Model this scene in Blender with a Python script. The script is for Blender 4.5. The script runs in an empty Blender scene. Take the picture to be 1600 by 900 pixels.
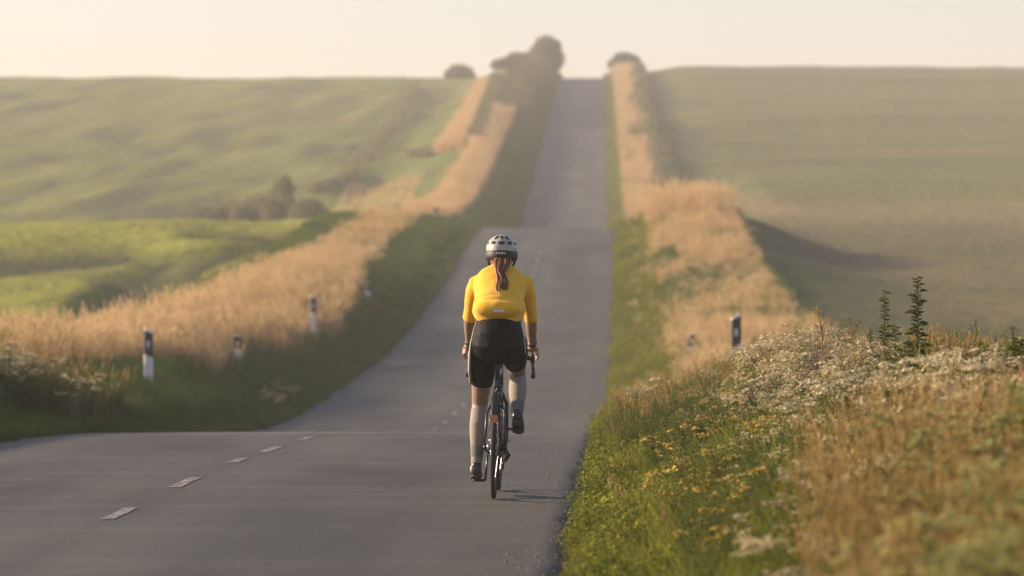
import bpy, bmesh, math, random
import numpy as np
from mathutils import Vector, Matrix

# ------------------------------------------------------------------ camera, world, sun
scene = bpy.context.scene
COL = scene.collection
R = math.radians
CH = 1.45                                   # camera height above the road at the rider
SUN_EL, SUN_AZ = 19.0, 14.0                 # azimuth: degrees ahead of due left
cam = bpy.data.cameras.new("camera"); camo = bpy.data.objects.new("camera", cam); COL.objects.link(camo)
camo.location = (0, 0, CH); camo.rotation_euler = (R(90), 0, 0)
cam.lens = 135; cam.sensor_width = 36; cam.clip_end = 5000; cam.clip_start = .1
cam.shift_y = -20 / 1600
cam.dof.use_dof = True; cam.dof.focus_distance = 25.3; cam.dof.aperture_fstop = 3.0
scene.camera = camo
world = bpy.data.worlds.new("World"); scene.world = world; world.use_nodes = True
wn = world.node_tree; bg = wn.nodes["Background"]
sky = wn.nodes.new("ShaderNodeTexSky"); sky.sky_type = 'NISHITA'; sky.sun_disc = False
sdir = Vector((-math.cos(R(SUN_EL)) * math.cos(R(SUN_AZ)), math.cos(R(SUN_EL)) * math.sin(R(SUN_AZ)), math.sin(R(SUN_EL))))
sky.sun_elevation = R(SUN_EL)
sky.sun_rotation = math.atan2(sdir.x, sdir.y)
sky.air_density = 1.0; sky.dust_density = 1.2; sky.ozone_density = 1.0
hs = wn.nodes.new("ShaderNodeMix"); hs.data_type = 'RGBA'; hs.blend_type = 'MULTIPLY'; hs.inputs[0].default_value = 1
hs.inputs[7].default_value = (.735, .635, .675, 1); wn.links.new(sky.outputs[0], hs.inputs[6]); wn.links.new(hs.outputs[2], bg.inputs[0]); bg.inputs[1].default_value = 0.15
sun = bpy.data.lights.new("sun", 'SUN'); suno = bpy.data.objects.new("sun", sun); COL.objects.link(suno)
sun.energy = 5.0; sun.angle = R(0.6); sun.color = (1.0, .80, .58)
suno.rotation_euler = (-sdir).to_track_quat('-Z', 'Y').to_euler()
scene.view_settings.view_transform = 'Standard'; scene.view_settings.look = 'None'
scene.view_settings.gamma = 1; scene.view_settings.exposure = 0.95
scene.cycles.max_bounces = 6; scene.cycles.diffuse_bounces = 3; scene.cycles.transmission_bounces = 3
scene.cycles.volume_bounces = 1; scene.cycles.transparent_max_bounces = 8
scene.cycles.volume_step_rate = 4; scene.cycles.use_denoising = True
HAZE = 0.00068

# ------------------------------------------------------------------ helpers
def tag(o, label=None, cat=None, group=None, kind=None):
    if label: o['label'] = label
    if cat: o['category'] = cat
    if group: o['group'] = group
    if kind: o['kind'] = kind
    return o
def obj(name, me, mat=None, parent=None):
    o = bpy.data.objects.new(name, me); COL.objects.link(o)
    if mat is not None:
        me.materials.clear(); me.materials.append(mat)
    if parent: o.parent = parent
    return o
def empty(name, loc=(0, 0, 0)):
    o = bpy.data.objects.new(name, None); COL.objects.link(o); o.location = loc; o.empty_display_size = .2
    return o
def mesh_np(name, v, f, smooth=False):
    """v (n,3); f list of arrays each (m,k)"""
    me = bpy.data.meshes.new(name)
    v = np.asarray(v, dtype=np.float32)
    me.vertices.add(len(v)); me.vertices.foreach_set("co", v.ravel())
    fs = [np.asarray(a, dtype=np.int32) for a in f if len(a)]
    loops = np.concatenate([a.ravel() for a in fs])
    tot = np.concatenate([np.full(len(a), a.shape[1], np.int32) for a in fs])
    start = np.concatenate([[0], np.cumsum(tot)[:-1]]).astype(np.int32)
    me.loops.add(len(loops)); me.loops.foreach_set("vertex_index", loops)
    me.polygons.add(len(tot)); me.polygons.foreach_set("loop_start", start); me.polygons.foreach_set("loop_total", tot)
    if smooth: me.polygons.foreach_set("use_smooth", np.ones(len(tot), bool))
    me.update(calc_edges=True); me.validate()
    return me
class MB:
    def __init__(s): s.v = []; s.f = []
    def add(s, vs, fs):
        b = len(s.v); s.v += [tuple(x) for x in vs]; s.f += [tuple(i + b for i in q) for q in fs]
    def loft(s, pts, rad, n=12, side=(1, 0, 0), cap=True, pw=2.0):
        """pts centres, rad list of r or (rx, ry): rx along side"""
        P = [Vector(p) for p in pts]; S = Vector(side).normalized(); rings = []
        for i, p in enumerate(P):
            t = (P[min(i + 1, len(P) - 1)] - P[max(i - 1, 0)]).normalized()
            a = S - t * S.dot(t)
            if a.length < .15:
                a = Vector((0, 1, 0)) - t * t.y
            a.normalize(); b = t.cross(a)
            r = rad[i] if hasattr(rad[i], '__len__') else (rad[i], rad[i])
            ring = []
            for k in range(n):
                th = 2 * math.pi * k / n; c, d = math.cos(th), math.sin(th)
                c = math.copysign(abs(c) ** (2 / pw), c); d = math.copysign(abs(d) ** (2 / pw), d)
                ring.append(p + a * (c * r[0]) + b * (d * r[1]))
            rings.append(ring)
        vs = [v for r_ in rings for v in r_]; fs = []
        for i in range(len(rings) - 1):
            for k in range(n):
                fs.append((i * n + k, i * n + (k + 1) % n, (i + 1) * n + (k + 1) % n, (i + 1) * n + k))
        if cap:
            fs.append(tuple(range(n - 1, -1, -1))); fs.append(tuple((len(rings) - 1) * n + k for k in range(n)))
        s.add(vs, fs); return s
    def box(s, c, d, rot=None):
        M = rot if rot else Matrix.Identity(3); vs = []
        for z in (-1, 1):
            for y in (-1, 1):
                for x in (-1, 1):
                    vs.append(Vector(c) + M @ Vector((x * d[0] / 2, y * d[1] / 2, z * d[2] / 2)))
        s.add(vs, [(0, 2, 3, 1), (4, 5, 7, 6), (0, 1, 5, 4), (2, 6, 7, 3), (0, 4, 6, 2), (1, 3, 7, 5)]); return s
    def ellipsoid(s, c, r, nu=14, nv=9, rot=None):
        M = rot if rot else Matrix.Identity(3); vs = []; fs = []
        for j in range(1, nv):
            ph = math.pi * j / nv
            for i in range(nu):
                th = 2 * math.pi * i / nu
                vs.append(Vector(c) + M @ Vector((r[0] * math.sin(ph) * math.cos(th), r[1] * math.sin(ph) * math.sin(th), r[2] * math.cos(ph))))
        a = len(vs); vs.append(Vector(c) + M @ Vector((0, 0, r[2]))); vs.append(Vector(c) + M @ Vector((0, 0, -r[2])))
        for j in range(nv - 2):
            for i in range(nu):
                i2 = (i + 1) % nu
                fs.append((j * nu + i, (j + 1) * nu + i, (j + 1) * nu + i2, j * nu + i2))
        for i in range(nu):
            i2 = (i + 1) % nu
            fs.append((a, i, i2)); fs.append((a + 1, (nv - 2) * nu + i2, (nv - 2) * nu + i))
        s.add(vs, fs); return s
    def ring(s, c, Rr, r, axis='x', n=48, m=8, a0=0, a1=360, ry=None):
        """torus (part) around axis; section r (radial) x ry (axial)"""
        ry = ry or r; full = abs(a1 - a0) >= 360; N = n if full else n + 1; vs = []; fs = []
        for i in range(N):
            a = R(a0 + (a1 - a0) * i / n)
            for k in range(m):
                th = 2 * math.pi * k / m; rr = Rr + r * math.cos(th); x = ry * math.sin(th)
                p = (x, rr * math.cos(a), rr * math.sin(a)) if axis == 'x' else (rr * math.cos(a), x, rr * math.sin(a)) if axis == 'y' else (rr * math.cos(a), rr * math.sin(a), x)
                vs.append(Vector(c) + Vector(p))
        for i in range(n):
            j = (i + 1) % N if full else i + 1
            for k in range(m):
                fs.append((i * m + k, i * m + (k + 1) % m, j * m + (k + 1) % m, j * m + k))
        if not full:
            fs.append(tuple(range(m - 1, -1, -1))); fs.append(tuple((N - 1) * m + k for k in range(m)))
        s.add(vs, fs); return s
    def build(s, name, mat, parent=None, smooth=True, remesh=0, relax=0, disp=0, dscale=.05, sub=0):
        me = bpy.data.meshes.new(name); me.from_pydata([tuple(v) for v in s.v], [], s.f)
        bm = bmesh.new(); bm.from_mesh(me); bmesh.ops.recalc_face_normals(bm, faces=bm.faces); bm.to_mesh(me); bm.free()
        o = obj(name, me, mat, parent)
        if remesh:
            m = o.modifiers.new("r", 'REMESH'); m.mode = 'VOXEL'; m.voxel_size = remesh; m.use_smooth_shade = True
            if relax:
                m = o.modifiers.new("s", 'SMOOTH'); m.iterations = relax; m.factor = .5
            if disp:
                tx = bpy.data.textures.new("wrinkle", 'CLOUDS'); tx.noise_scale = dscale; tx.noise_depth = 1
                m = o.modifiers.new("d", 'DISPLACE'); m.texture = tx; m.strength = disp; m.mid_level = .5; m.texture_coords = 'LOCAL'
            dg = bpy.context.evaluated_depsgraph_get()
            me2 = bpy.data.meshes.new_from_object(o.evaluated_get(dg)); o.modifiers.clear(); o.data = me2
            me2.materials.clear(); me2.materials.append(mat); me2.name = name
        if sub:
            m = o.modifiers.new("sub", 'SUBSURF'); m.levels = sub; m.render_levels = sub
        if smooth:
            o.data.polygons.foreach_set("use_smooth", [True] * len(o.data.polygons))
        return o

# ---- materials
def mat(name):
    m = bpy.data.materials.new(name); m.use_nodes = True
    return m, m.node_tree, m.node_tree.nodes["Principled BSDF"]
def simple(name, col, rough=.6, metal=0, bump=0, bscale=200, spec=.5, var=0, vscale=20):
    m, nt, b = mat(name)
    b.inputs["Base Color"].default_value = (*col, 1); b.inputs["Roughness"].default_value = rough
    b.inputs["Metallic"].default_value = metal; b.inputs["Specular IOR Level"].default_value = spec
    tc = nt.nodes.new("ShaderNodeTexCoord")
    if bump:
        n = nt.nodes.new("ShaderNodeTexNoise"); n.inputs["Scale"].default_value = bscale; n.inputs["Detail"].default_value = 3
        nt.links.new(tc.outputs["Object"], n.inputs["Vector"])
        bp = nt.nodes.new("ShaderNodeBump"); bp.inputs["Strength"].default_value = bump; bp.inputs["Distance"].default_value = .01
        nt.links.new(n.outputs[0], bp.inputs["Height"]); nt.links.new(bp.outputs[0], b.inputs["Normal"])
    if var:
        n = nt.nodes.new("ShaderNodeTexNoise"); n.inputs["Scale"].default_value = vscale; n.inputs["Detail"].default_value = 4
        nt.links.new(tc.outputs["Object"], n.inputs["Vector"])
        cr = nt.nodes.new("ShaderNodeValToRGB"); cr.color_ramp.elements[0].position = .3; cr.color_ramp.elements[1].position = .7
        cr.color_ramp.elements[0].color = (*[c * (1 - var) for c in col], 1); cr.color_ramp.elements[1].color = (*[min(1, c * (1 + var)) for c in col], 1)
        nt.links.new(n.outputs[0], cr.inputs[0]); nt.links.new(cr.outputs[0], b.inputs["Base Color"])
    return m
def foliage(name, cols, trans=.35, rough=.7, vscale=.35):
    """per-instance and per-place colour ramp; translucent leaves"""
    m, nt, b = mat(name); L = nt.links.new
    oi = nt.nodes.new("ShaderNodeObjectInfo"); g = nt.nodes.new("ShaderNodeNewGeometry")
    n = nt.nodes.new("ShaderNodeTexNoise"); n.inputs["Scale"].default_value = vscale; n.inputs["Detail"].default_value = 2
    L(g.outputs["Position"], n.inputs["Vector"])
    ri = nt.nodes.new("ShaderNodeMath"); ri.operation = 'MULTIPLY_ADD'; ri.inputs[1].default_value = .45; L(oi.outputs["Random"], ri.inputs[0])
    m2 = nt.nodes.new("ShaderNodeMath"); m2.operation = 'MULTIPLY_ADD'; m2.inputs[1].default_value = .35
    L(g.outputs["Random Per Island"], m2.inputs[0]); L(ri.outputs[0], m2.inputs[2])
    L(n.outputs[0], ri.inputs[2])
    sc = nt.nodes.new("ShaderNodeMath"); sc.operation = 'MULTIPLY_ADD'; sc.inputs[1].default_value = 1 / 1.3; sc.inputs[2].default_value = -.19
    L(m2.outputs[0], sc.inputs[0])
    cr = nt.nodes.new("ShaderNodeValToRGB"); e = cr.color_ramp.elements
    for i, c in enumerate(cols):
        p = i / (len(cols) - 1)
        el = e[i] if i < 2 else e.new(p)
        el.position = p; el.color = (*c, 1)
    L(sc.outputs[0], cr.inputs[0]); L(cr.outputs[0], b.inputs["Base Color"])
    b.inputs["Roughness"].default_value = rough; b.inputs["Specular IOR Level"].default_value = .25
    t = nt.nodes.new("ShaderNodeBsdfTranslucent"); L(cr.outputs[0], t.inputs["Color"])
    mx = nt.nodes.new("ShaderNodeMixShader"); mx.inputs[0].default_value = trans
    out = nt.nodes["Material Output"]; L(b.outputs[0], mx.inputs[1]); L(t.outputs[0], mx.inputs[2]); L(mx.outputs[0], out.inputs[0])
    return m

# ---- numeric noise / splines
_rng = np.random.RandomState(7); _tab = _rng.rand(256, 256)
def vnoise(x, y):
    x = np.asarray(x, float); y = np.asarray(y, float)
    xi = np.floor(x).astype(int); yi = np.floor(y).astype(int); xf = x - xi; yf = y - yi
    xf = xf * xf * (3 - 2 * xf); yf = yf * yf * (3 - 2 * yf)
    t = lambda a, b: _tab[a & 255, b & 255]
    return ((t(xi, yi) * (1 - xf) + t(xi + 1, yi) * xf) * (1 - yf) + (t(xi, yi + 1) * (1 - xf) + t(xi + 1, yi + 1) * xf) * yf) * 2 - 1
def fbm(x, y, o=3):
    s = 0; a = 1
    for k in range(o):
        s = s + a * vnoise(x * 2 ** k + 13 * k, y * 2 ** k + 7 * k); a *= .5
    return s
class Pchip:
    def __init__(s, x, y):
        s.x = np.array(x, float); s.y = np.array(y, float); h = np.diff(s.x); d = np.diff(s.y) / h
        m = np.zeros(len(x)); m[0] = d[0]; m[-1] = d[-1]
        for i in range(1, len(x) - 1):
            if d[i - 1] * d[i] > 0:
                w1 = 2 * h[i] + h[i - 1]; w2 = h[i] + 2 * h[i - 1]; m[i] = (w1 + w2) / (w1 / d[i - 1] + w2 / d[i])
        s.m = m
    def __call__(s, q):
        q = np.clip(np.asarray(q, float), s.x[0], s.x[-1]); i = np.clip(np.searchsorted(s.x, q) - 1, 0, len(s.x) - 2)
        h = s.x[i + 1] - s.x[i]; t = (q - s.x[i]) / h
        return (2 * t**3 - 3 * t**2 + 1) * s.y[i] + (t**3 - 2 * t**2 + t) * h * s.m[i] + (-2 * t**3 + 3 * t**2) * s.y[i + 1] + (t**3 - t**2) * h * s.m[i + 1]
def sstep(a, b, x):
    t = np.clip((np.asarray(x, float) - a) / (b - a), 0, 1); return t * t * (3 - 2 * t)

# ------------------------------------------------------------------ land form
HW = 2.8
zroad = Pchip([-40, 0, 10, 18.6, 23.3, 27, 30.5, 33, 36, 41.4, 50, 60, 66, 71, 80, 92, 107, 128, 150, 157, 170, 200, 224, 260, 306, 380, 440, 480, 500, 540, 640, 1000, 2500],
              [-1.6, -1.5, -1.47, -1.46, -1.45, -1.45, -1.472, -1.508, -1.554, -1.69, -2.13, -2.45, -2.5, -2.46, -2.27, -1.95, -1.25, 0, 1.63, 1.93, 1.8, 1.95, 2.8, 5.6, 9.7, 16.6, 22.0, 24.6, 25.2, 25.2, 18, 5, 0])
zleft = Pchip([-40, 0, 20, 41, 60, 80, 100, 128, 145, 157, 175, 200, 224, 260, 306, 380, 440, 480, 500, 540, 640, 1000, 2500],
              [-1.4, -1.3, -1.3, -1.5, -1.9, -1.9, -1.3, .3, 1.5, 2.1, 1.9, 2.0, 2.8, 5.6, 9.7, 16.6, 22.0, 24.6, 25.2, 25.2, 18, 5, 0])
zright = Pchip([-40, 0, 20, 41, 60, 100, 150, 200, 224, 300, 380, 440, 480, 500, 540, 640, 1000, 2500],
               [-1.3, -1.2, -1.2, -1.5, -1.7, -.9, .6, 3.1, 4.5, 10.0, 17.6, 23.0, 26.0, 26.8, 26.9, 20, 5, 0])
xedge = Pchip([-40, 0, 18.6, 27, 41.4, 60, 92, 128, 150, 224, 306, 480, 600, 1000, 2500],
              [-1.4, -.2, .28, .52, .95, 1.5, 2.5, 3.5, 4.1, 5.75, 7.6, 11.6, 14.4, 22, 50])
def xc(Y): return xedge(Y) - HW
def off(X, Y): return np.asarray(X, float) - xc(Y)
def ground(X, Y):
    """height of the bare ground (world z)"""
    X = np.asarray(X, float); Y = np.asarray(Y, float)
    u = off(X, Y); e = np.abs(u) - HW; r = u > 0; zr = zroad(Y)
    far = sstep(150, 230, Y)
    # left side
    bl = sstep(.1, 2.4, e) * .55 + sstep(2, 4.5, e) * .3
    bl = bl * (1 + .5 * far) * (1 - .45 * sstep(110, 150, Y) * (1 - far))
    wl = sstep(4.5, 11, e)
    L = (zr + bl) * (1 - wl) + wl * zleft(Y)
    L = L + wl * (fbm(X / 9, Y / 16, 3) * .34 * (1 - .3 * far) + far * (fbm((X - Y * .05) / 3.2, Y / 26, 2) * .20 + fbm(X / 20, Y / 50, 2) * .14) * (1 - .85 * sstep(390, 470, Y)))
    # right side
    br = sstep(.1, 1.8, e) * (.42 + .18 * sstep(45, 60, Y)) + sstep(1.5, 3.5, e) * .1
    wr = sstep(3.8, 10, e)
    Rr = (zr + br) * (1 - wr) + wr * zright(Y)
    Rr = Rr + wr * fbm(X / 25, Y / 20, 3) * (.15 + .25 * far)
    z = np.where(r, Rr, L)
    z = z + sstep(.3, 1.5, e) * (fbm(X / 1.3, Y / 2.2, 2) * .05)
    z = np.where(e < 0, zr - .12 * sstep(0, .3, -e) - .0, z - .02)
    # very far sides keep level
    return z + CH
def roadz(X, Y):
    u = off(X, Y); return zroad(Y) + CH + .015 * (1 - (np.abs(u) / HW) ** 2) - .015
def place(px, py, y0=19.0, y1=600.0):
    """ground point first hit by the sight line through a pixel of the 1600x900 photo"""
    Y = np.arange(y0, y1, .25); X = (px - 800) * Y / 6000; Z = CH + (430 - py) * Y / 6000
    h = Z - np.where(np.abs(off(X, Y)) < HW, roadz(X, Y), ground(X, Y)); k = np.where(h < 0)[0]
    i = k[0] if len(k) else len(Y) - 1
    return float(X[i]), float(Y[i])

def grid_lines(spec):
    out = []
    for a, b, st in spec: out += list(np.arange(a, b, st))
    return np.array(out + [spec[-1][1]])
GY = grid_lines([(-30, 8, 2), (8, 60, .5), (60, 165, .8), (165, 520, 1.8), (520, 700, 10), (700, 1000, 50)])
half = grid_lines([(0, 2.4, .8), (2.4, 8, .28), (8, 22, .6), (22, 80, 1.1), (80, 200, 8), (200, 400, 50)])
GU = np.concatenate([-half[::-1], half[1:]])

def zone_line(img_pts):
    return np.array([place(*p) for p in img_pts])
def dist_poly(X, Y, P):
    d = np.full(X.shape, 1e9)
    for a, b in zip(P[:-1], P[1:]):
        ab = b - a; t = np.clip(((X - a[0]) * ab[0] + (Y - a[1]) * ab[1]) / (ab @ ab + 1e-9), 0, 1)
        d = np.minimum(d, np.hypot(X - a[0] - t * ab[0], Y - a[1] - t * ab[1]))
    return d

def cover(X, Y):
    """what grows where: base colour per point"""
    u = off(X, Y); e = np.abs(u) - HW; n1 = fbm(X / 9, Y / 14, 3); n2 = fbm(X / 2.2 + 50, Y / 3.5, 3); n3 = fbm(X / 30 + 9, Y / 45 + 3, 2)
    c = np.zeros(X.shape + (3,))
    def put(col, w):
        w = np.clip(w, 0, 1)[..., None]; c[:] = c * (1 - w) + np.array(col) * w
    left = u < 0
    # left near field: fresh green with deeper green runs
    put((.22, .225, .028), left * 1.0)
    put((.070, .085, .018), left * sstep(.2, .6, n1) * .6)
    put((.21, .19, .036), left * sstep(.1, .6, n2) * .5)
    far = sstep(158, 190, Y)
    put((.145, .158, .032), left * far)
    put((.062, .066, .026), left * far * sstep(.10, .6, fbm((X - Y * .05) / 1.9, Y / 20, 2)) * .8)
    put((.13, .16, .035), left * far * sstep(26, 18, e) * sstep(4.5, 6, e) * sstep(-.2, .5, n2 + n1) * .9)
    put((.160, .145, .045), left * far * sstep(0, .7, n3) * .6)
    # right field: stubble browns crossed by greener bands
    put((.122, .128, .040), (~left) * 1.0)
    put((.125, .102, .046), (~left) * sstep(200, 185, Y + 5 * n1))
    band = fbm(X / 60 + 4, Y / 11 + 1, 3)
    put((.078, .088, .026), (~left) * sstep(.0, .7, band) * .55)
    put((.150, .118, .052), (~left) * sstep(.15, .9, -band) * .6)
    put((.125, .112, .038), (~left) * sstep(.3, .8, fbm(X / 40 + 20, Y / 7, 2)) * .6)
    put((.036, .055, .016), (~left) * sstep(10.5, 6.0, e + .8 * n1) * sstep(230, 140, Y) * .8)  # greener headland strip, with the bank growth's shadow painted in too
    put((.20, .148, .070), (~left) * sstep(6, 9, e) * sstep(188, 198, Y + 3 * n1) * sstep(236, 218, Y + 3 * n1) * .9)
    put((.050, .060, .024), (~left) * sstep(6.5, 4.5, e + .5 * n1) * sstep(140, 200, Y) * .8)  # darker green beside the far hedge, partly its cast shadow painted in
    # verges: soil and thatch under the grasses
    put((.055, .062, .018), sstep(5.5, 4.0, e))
    put((.06, .055, .03), sstep(.35, .1, e))
    return c
GULLIES = [([(495, 362), (420, 372), (350, 388), (300, 410), (272, 440), (255, 470)], .9), ([(200, 468), (150, 490), (90, 512), (60, 520)], .9), ([(255, 395), (215, 430), (180, 470)], .7),
           ([(0, 402), (60, 400), (130, 392), (175, 388)], 1.6), ([(330, 358), (400, 356), (470, 360)], .8), ([(0, 332), (60, 330)], .7)]
def dist_poly2(X, Y, P):
    Q = P * np.array([1, .28]); return dist_poly(X, Y * .28, Q)
def build_ground():
    U, Y = np.meshgrid(GU, GY); X = xc(Y) + U
    # edge of tarmac stays straight-ish: jitter none
    Z = ground(X, Y)
    C = cover(X, Y)
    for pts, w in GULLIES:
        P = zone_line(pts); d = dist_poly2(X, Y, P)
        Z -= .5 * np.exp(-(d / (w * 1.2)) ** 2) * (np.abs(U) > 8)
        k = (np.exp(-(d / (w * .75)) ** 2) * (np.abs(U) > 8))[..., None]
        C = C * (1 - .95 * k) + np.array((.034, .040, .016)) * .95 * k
    nY, nU = U.shape
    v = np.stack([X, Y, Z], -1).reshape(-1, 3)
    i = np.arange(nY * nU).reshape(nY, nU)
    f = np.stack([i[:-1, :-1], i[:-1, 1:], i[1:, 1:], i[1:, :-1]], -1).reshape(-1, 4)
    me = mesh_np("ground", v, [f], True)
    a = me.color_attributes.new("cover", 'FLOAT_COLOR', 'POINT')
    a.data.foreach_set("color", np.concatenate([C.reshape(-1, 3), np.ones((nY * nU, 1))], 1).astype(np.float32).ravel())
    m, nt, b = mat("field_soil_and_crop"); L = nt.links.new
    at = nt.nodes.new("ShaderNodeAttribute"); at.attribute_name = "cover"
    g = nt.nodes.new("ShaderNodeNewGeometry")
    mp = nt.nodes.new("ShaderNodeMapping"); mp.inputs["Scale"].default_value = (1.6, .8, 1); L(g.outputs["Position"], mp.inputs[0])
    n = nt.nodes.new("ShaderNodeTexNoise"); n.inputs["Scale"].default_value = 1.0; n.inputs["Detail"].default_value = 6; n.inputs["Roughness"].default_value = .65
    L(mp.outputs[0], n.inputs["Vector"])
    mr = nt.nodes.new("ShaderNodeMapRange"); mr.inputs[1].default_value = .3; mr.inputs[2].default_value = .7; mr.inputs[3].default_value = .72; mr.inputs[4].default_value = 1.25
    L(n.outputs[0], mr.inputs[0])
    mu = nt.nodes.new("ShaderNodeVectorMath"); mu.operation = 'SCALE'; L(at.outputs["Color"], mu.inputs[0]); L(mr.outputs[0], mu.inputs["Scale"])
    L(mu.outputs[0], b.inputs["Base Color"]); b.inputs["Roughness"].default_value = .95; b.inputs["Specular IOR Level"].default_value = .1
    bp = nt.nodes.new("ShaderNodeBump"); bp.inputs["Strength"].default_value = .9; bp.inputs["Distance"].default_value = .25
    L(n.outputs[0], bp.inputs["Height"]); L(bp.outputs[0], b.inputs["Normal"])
    o = obj("ground", me, m); tag(o, kind='structure'); return o
build_ground()

# ------------------------------------------------------------------ road
def build_road():
    Ys = grid_lines([(-20, 10, 1), (10, 70, .25), (70, 165, .7), (165, 520, 2)])
    us = np.array([-HW, -2.6, -2.2, -1.6, -.8, 0, .8, 1.6, 2.2, 2.6, HW])
    U, Y = np.meshgrid(us, Ys)
    U = U.copy(); U[:, -1] += .05 * fbm(Ys / .45, Ys * 0, 4) + .03; U[:, 0] -= .05 * fbm(Ys / .5, Ys * 0 + 5, 3) + .03
    X = xc(Y) + U; Z = roadz(X, Y)
    nY, nU = U.shape; N = nY * nU
    low = Z.copy() - .10
    v = np.concatenate([np.stack([X, Y, Z], -1).reshape(-1, 3), np.stack([X[:, -1], Y[:, -1], low[:, -1]], -1), np.stack([X[:, 0], Y[:, 0], low[:, 0]], -1)])
    i = np.arange(N).reshape(nY, nU); f = np.stack([i[:-1, :-1], i[:-1, 1:], i[1:, 1:], i[1:, :-1]], -1).reshape(-1, 4)
    a = N + np.arange(nY); r = i[:, -1]; f2 = np.stack([r[:-1], a[:-1], a[1:], r[1:]], -1)
    a2 = a + nY; l = i[:, 0]; f3 = np.stack([a2[:-1], l[:-1], l[1:], a2[1:]], -1)
    me = mesh_np("road", v, [f, f2, f3], True)
    uv = me.attributes.new("lane", 'FLOAT_VECTOR', 'POINT')
    q = np.concatenate([np.stack([U, Y, U * 0], -1).reshape(-1, 3), np.stack([U[:, -1], Ys, Ys * 0], -1), np.stack([U[:, 0], Ys, Ys * 0], -1)])
    uv.data.foreach_set("vector", q.astype(np.float32).ravel())
    m, nt, b = mat("old_asphalt"); L = nt.links.new
    at = nt.nodes.new("ShaderNodeAttribute"); at.attribute_name = "lane"
    def noise(scale, sc3=(1, 1, 1), det=4, rough=.6):
        mp = nt.nodes.new("ShaderNodeMapping"); mp.inputs["Scale"].default_value = sc3; L(at.outputs["Vector"], mp.inputs[0])
        n = nt.nodes.new("ShaderNodeTexNoise"); n.inputs["Scale"].default_value = scale; n.inputs["Detail"].default_value = det; n.inputs["Roughness"].default_value = rough
        L(mp.outputs[0], n.inputs["Vector"]); return n
    def ramp(src, p0, c0, p1, c1):
        cr = nt.nodes.new("ShaderNodeValToRGB"); e = cr.color_ramp.elements; e[0].position = p0; e[1].position = p1
        e[0].color = (*c0, 1); e[1].color = (*c1, 1); L(src, cr.inputs[0]); return cr.outputs[0]
    def mixc(kind, fac, a_, b_):
        mx = nt.nodes.new("ShaderNodeMix"); mx.data_type = 'RGBA'; mx.blend_type = kind
        if isinstance(fac, float): mx.inputs[0].default_value = fac
        else: L(fac, mx.inputs[0])
        for s, x in ((6, a_), (7, b_)):
            if isinstance(x, tuple): mx.inputs[s].default_value = (*x, 1)
            else: L(x, mx.inputs[s])
        return mx.outputs[2]
    base = ramp(noise(.35, (1, .25, 1), 4).outputs[0], .3, (.038, .036, .029), .72, (.086, .081, .064))
    grain = ramp(noise(70, (1, 1, 1), 3, .7).outputs[0], .35, (.55, .55, .55), .7, (1.4, 1.4, 1.4))
    c = mixc('MULTIPLY', .8, base, grain)
    # polished wheel tracks, slightly paler
    sx = nt.nodes.new("ShaderNodeSeparateXYZ"); L(at.outputs["Vector"], sx.inputs[0])
    ab = nt.nodes.new("ShaderNodeMath"); ab.operation = 'ABSOLUTE'; L(sx.outputs[0], ab.inputs[0])
    w = nt.nodes.new("ShaderNodeMath"); w.operation = 'SINE'; sc = nt.nodes.new("ShaderNodeMath"); sc.operation = 'MULTIPLY'; sc.inputs[1].default_value = 3.7
    L(ab.outputs[0], sc.inputs[0]); L(sc.outputs[0], w.inputs[0])
    tr = ramp(w.outputs[0], .1, (.90, .90, .90), .95, (1.14, 1.13, 1.12))
    c = mixc('MULTIPLY', .9, c, tr)
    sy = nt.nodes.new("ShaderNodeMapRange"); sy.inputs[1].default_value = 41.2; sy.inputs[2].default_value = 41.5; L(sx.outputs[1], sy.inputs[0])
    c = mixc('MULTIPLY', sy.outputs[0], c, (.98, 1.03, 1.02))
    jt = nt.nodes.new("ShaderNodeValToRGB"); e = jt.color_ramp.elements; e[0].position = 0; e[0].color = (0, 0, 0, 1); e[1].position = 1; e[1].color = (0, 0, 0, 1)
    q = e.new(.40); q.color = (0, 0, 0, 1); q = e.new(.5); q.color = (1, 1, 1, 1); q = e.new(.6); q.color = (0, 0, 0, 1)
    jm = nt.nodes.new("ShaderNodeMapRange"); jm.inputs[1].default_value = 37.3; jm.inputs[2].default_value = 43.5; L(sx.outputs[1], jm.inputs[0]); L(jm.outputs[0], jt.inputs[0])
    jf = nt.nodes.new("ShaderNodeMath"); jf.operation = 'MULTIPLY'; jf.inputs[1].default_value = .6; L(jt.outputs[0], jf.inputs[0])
    c = mixc('MIX', jf.outputs[0], c, (.21, .19, .15))  # pale line across the crest: grazing sheen painted into the asphalt colour
    st_ = ramp(noise(1.1, (.35, 1.6, 1), 3, .5).outputs[0], .50, (1, 1, 1), .64, (1.3, 1.28, 1.23)); c = mixc('MULTIPLY', .9, c, st_)
    # broad darker patches (old repairs, damp bitumen)
    pt = ramp(noise(.9, (.8, .22, 1), 3, .5).outputs[0], .56, (1, 1, 1), .66, (.70, .70, .70)); c = mixc('MULTIPLY', .9, c, pt)
    # fine cracks
    vo = nt.nodes.new("ShaderNodeTexVoronoi"); vo.feature = 'DISTANCE_TO_EDGE'; vo.inputs["Scale"].default_value = 1.1
    wp = noise(2.5, (1, 1, 1), 3); ad = nt.nodes.new("ShaderNodeVectorMath"); ad.operation = 'MULTIPLY_ADD'; ad.inputs[1].default_value = (.5, .5, .5)
    L(wp.outputs[1], ad.inputs[0]); L(at.outputs["Vector"], ad.inputs[2]); L(ad.outputs[0], vo.inputs["Vector"])
    ck = ramp(vo.outputs[0], .004, (.55, .53, .5), .012, (1, 1, 1)); msk = ramp(noise(.5, (1, .5, 1), 2).outputs[0], .55, (0, 0, 0), .65, (1, 1, 1))
    c = mixc('MIX', msk, c, mixc('MULTIPLY', .8, c, ck))
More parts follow.
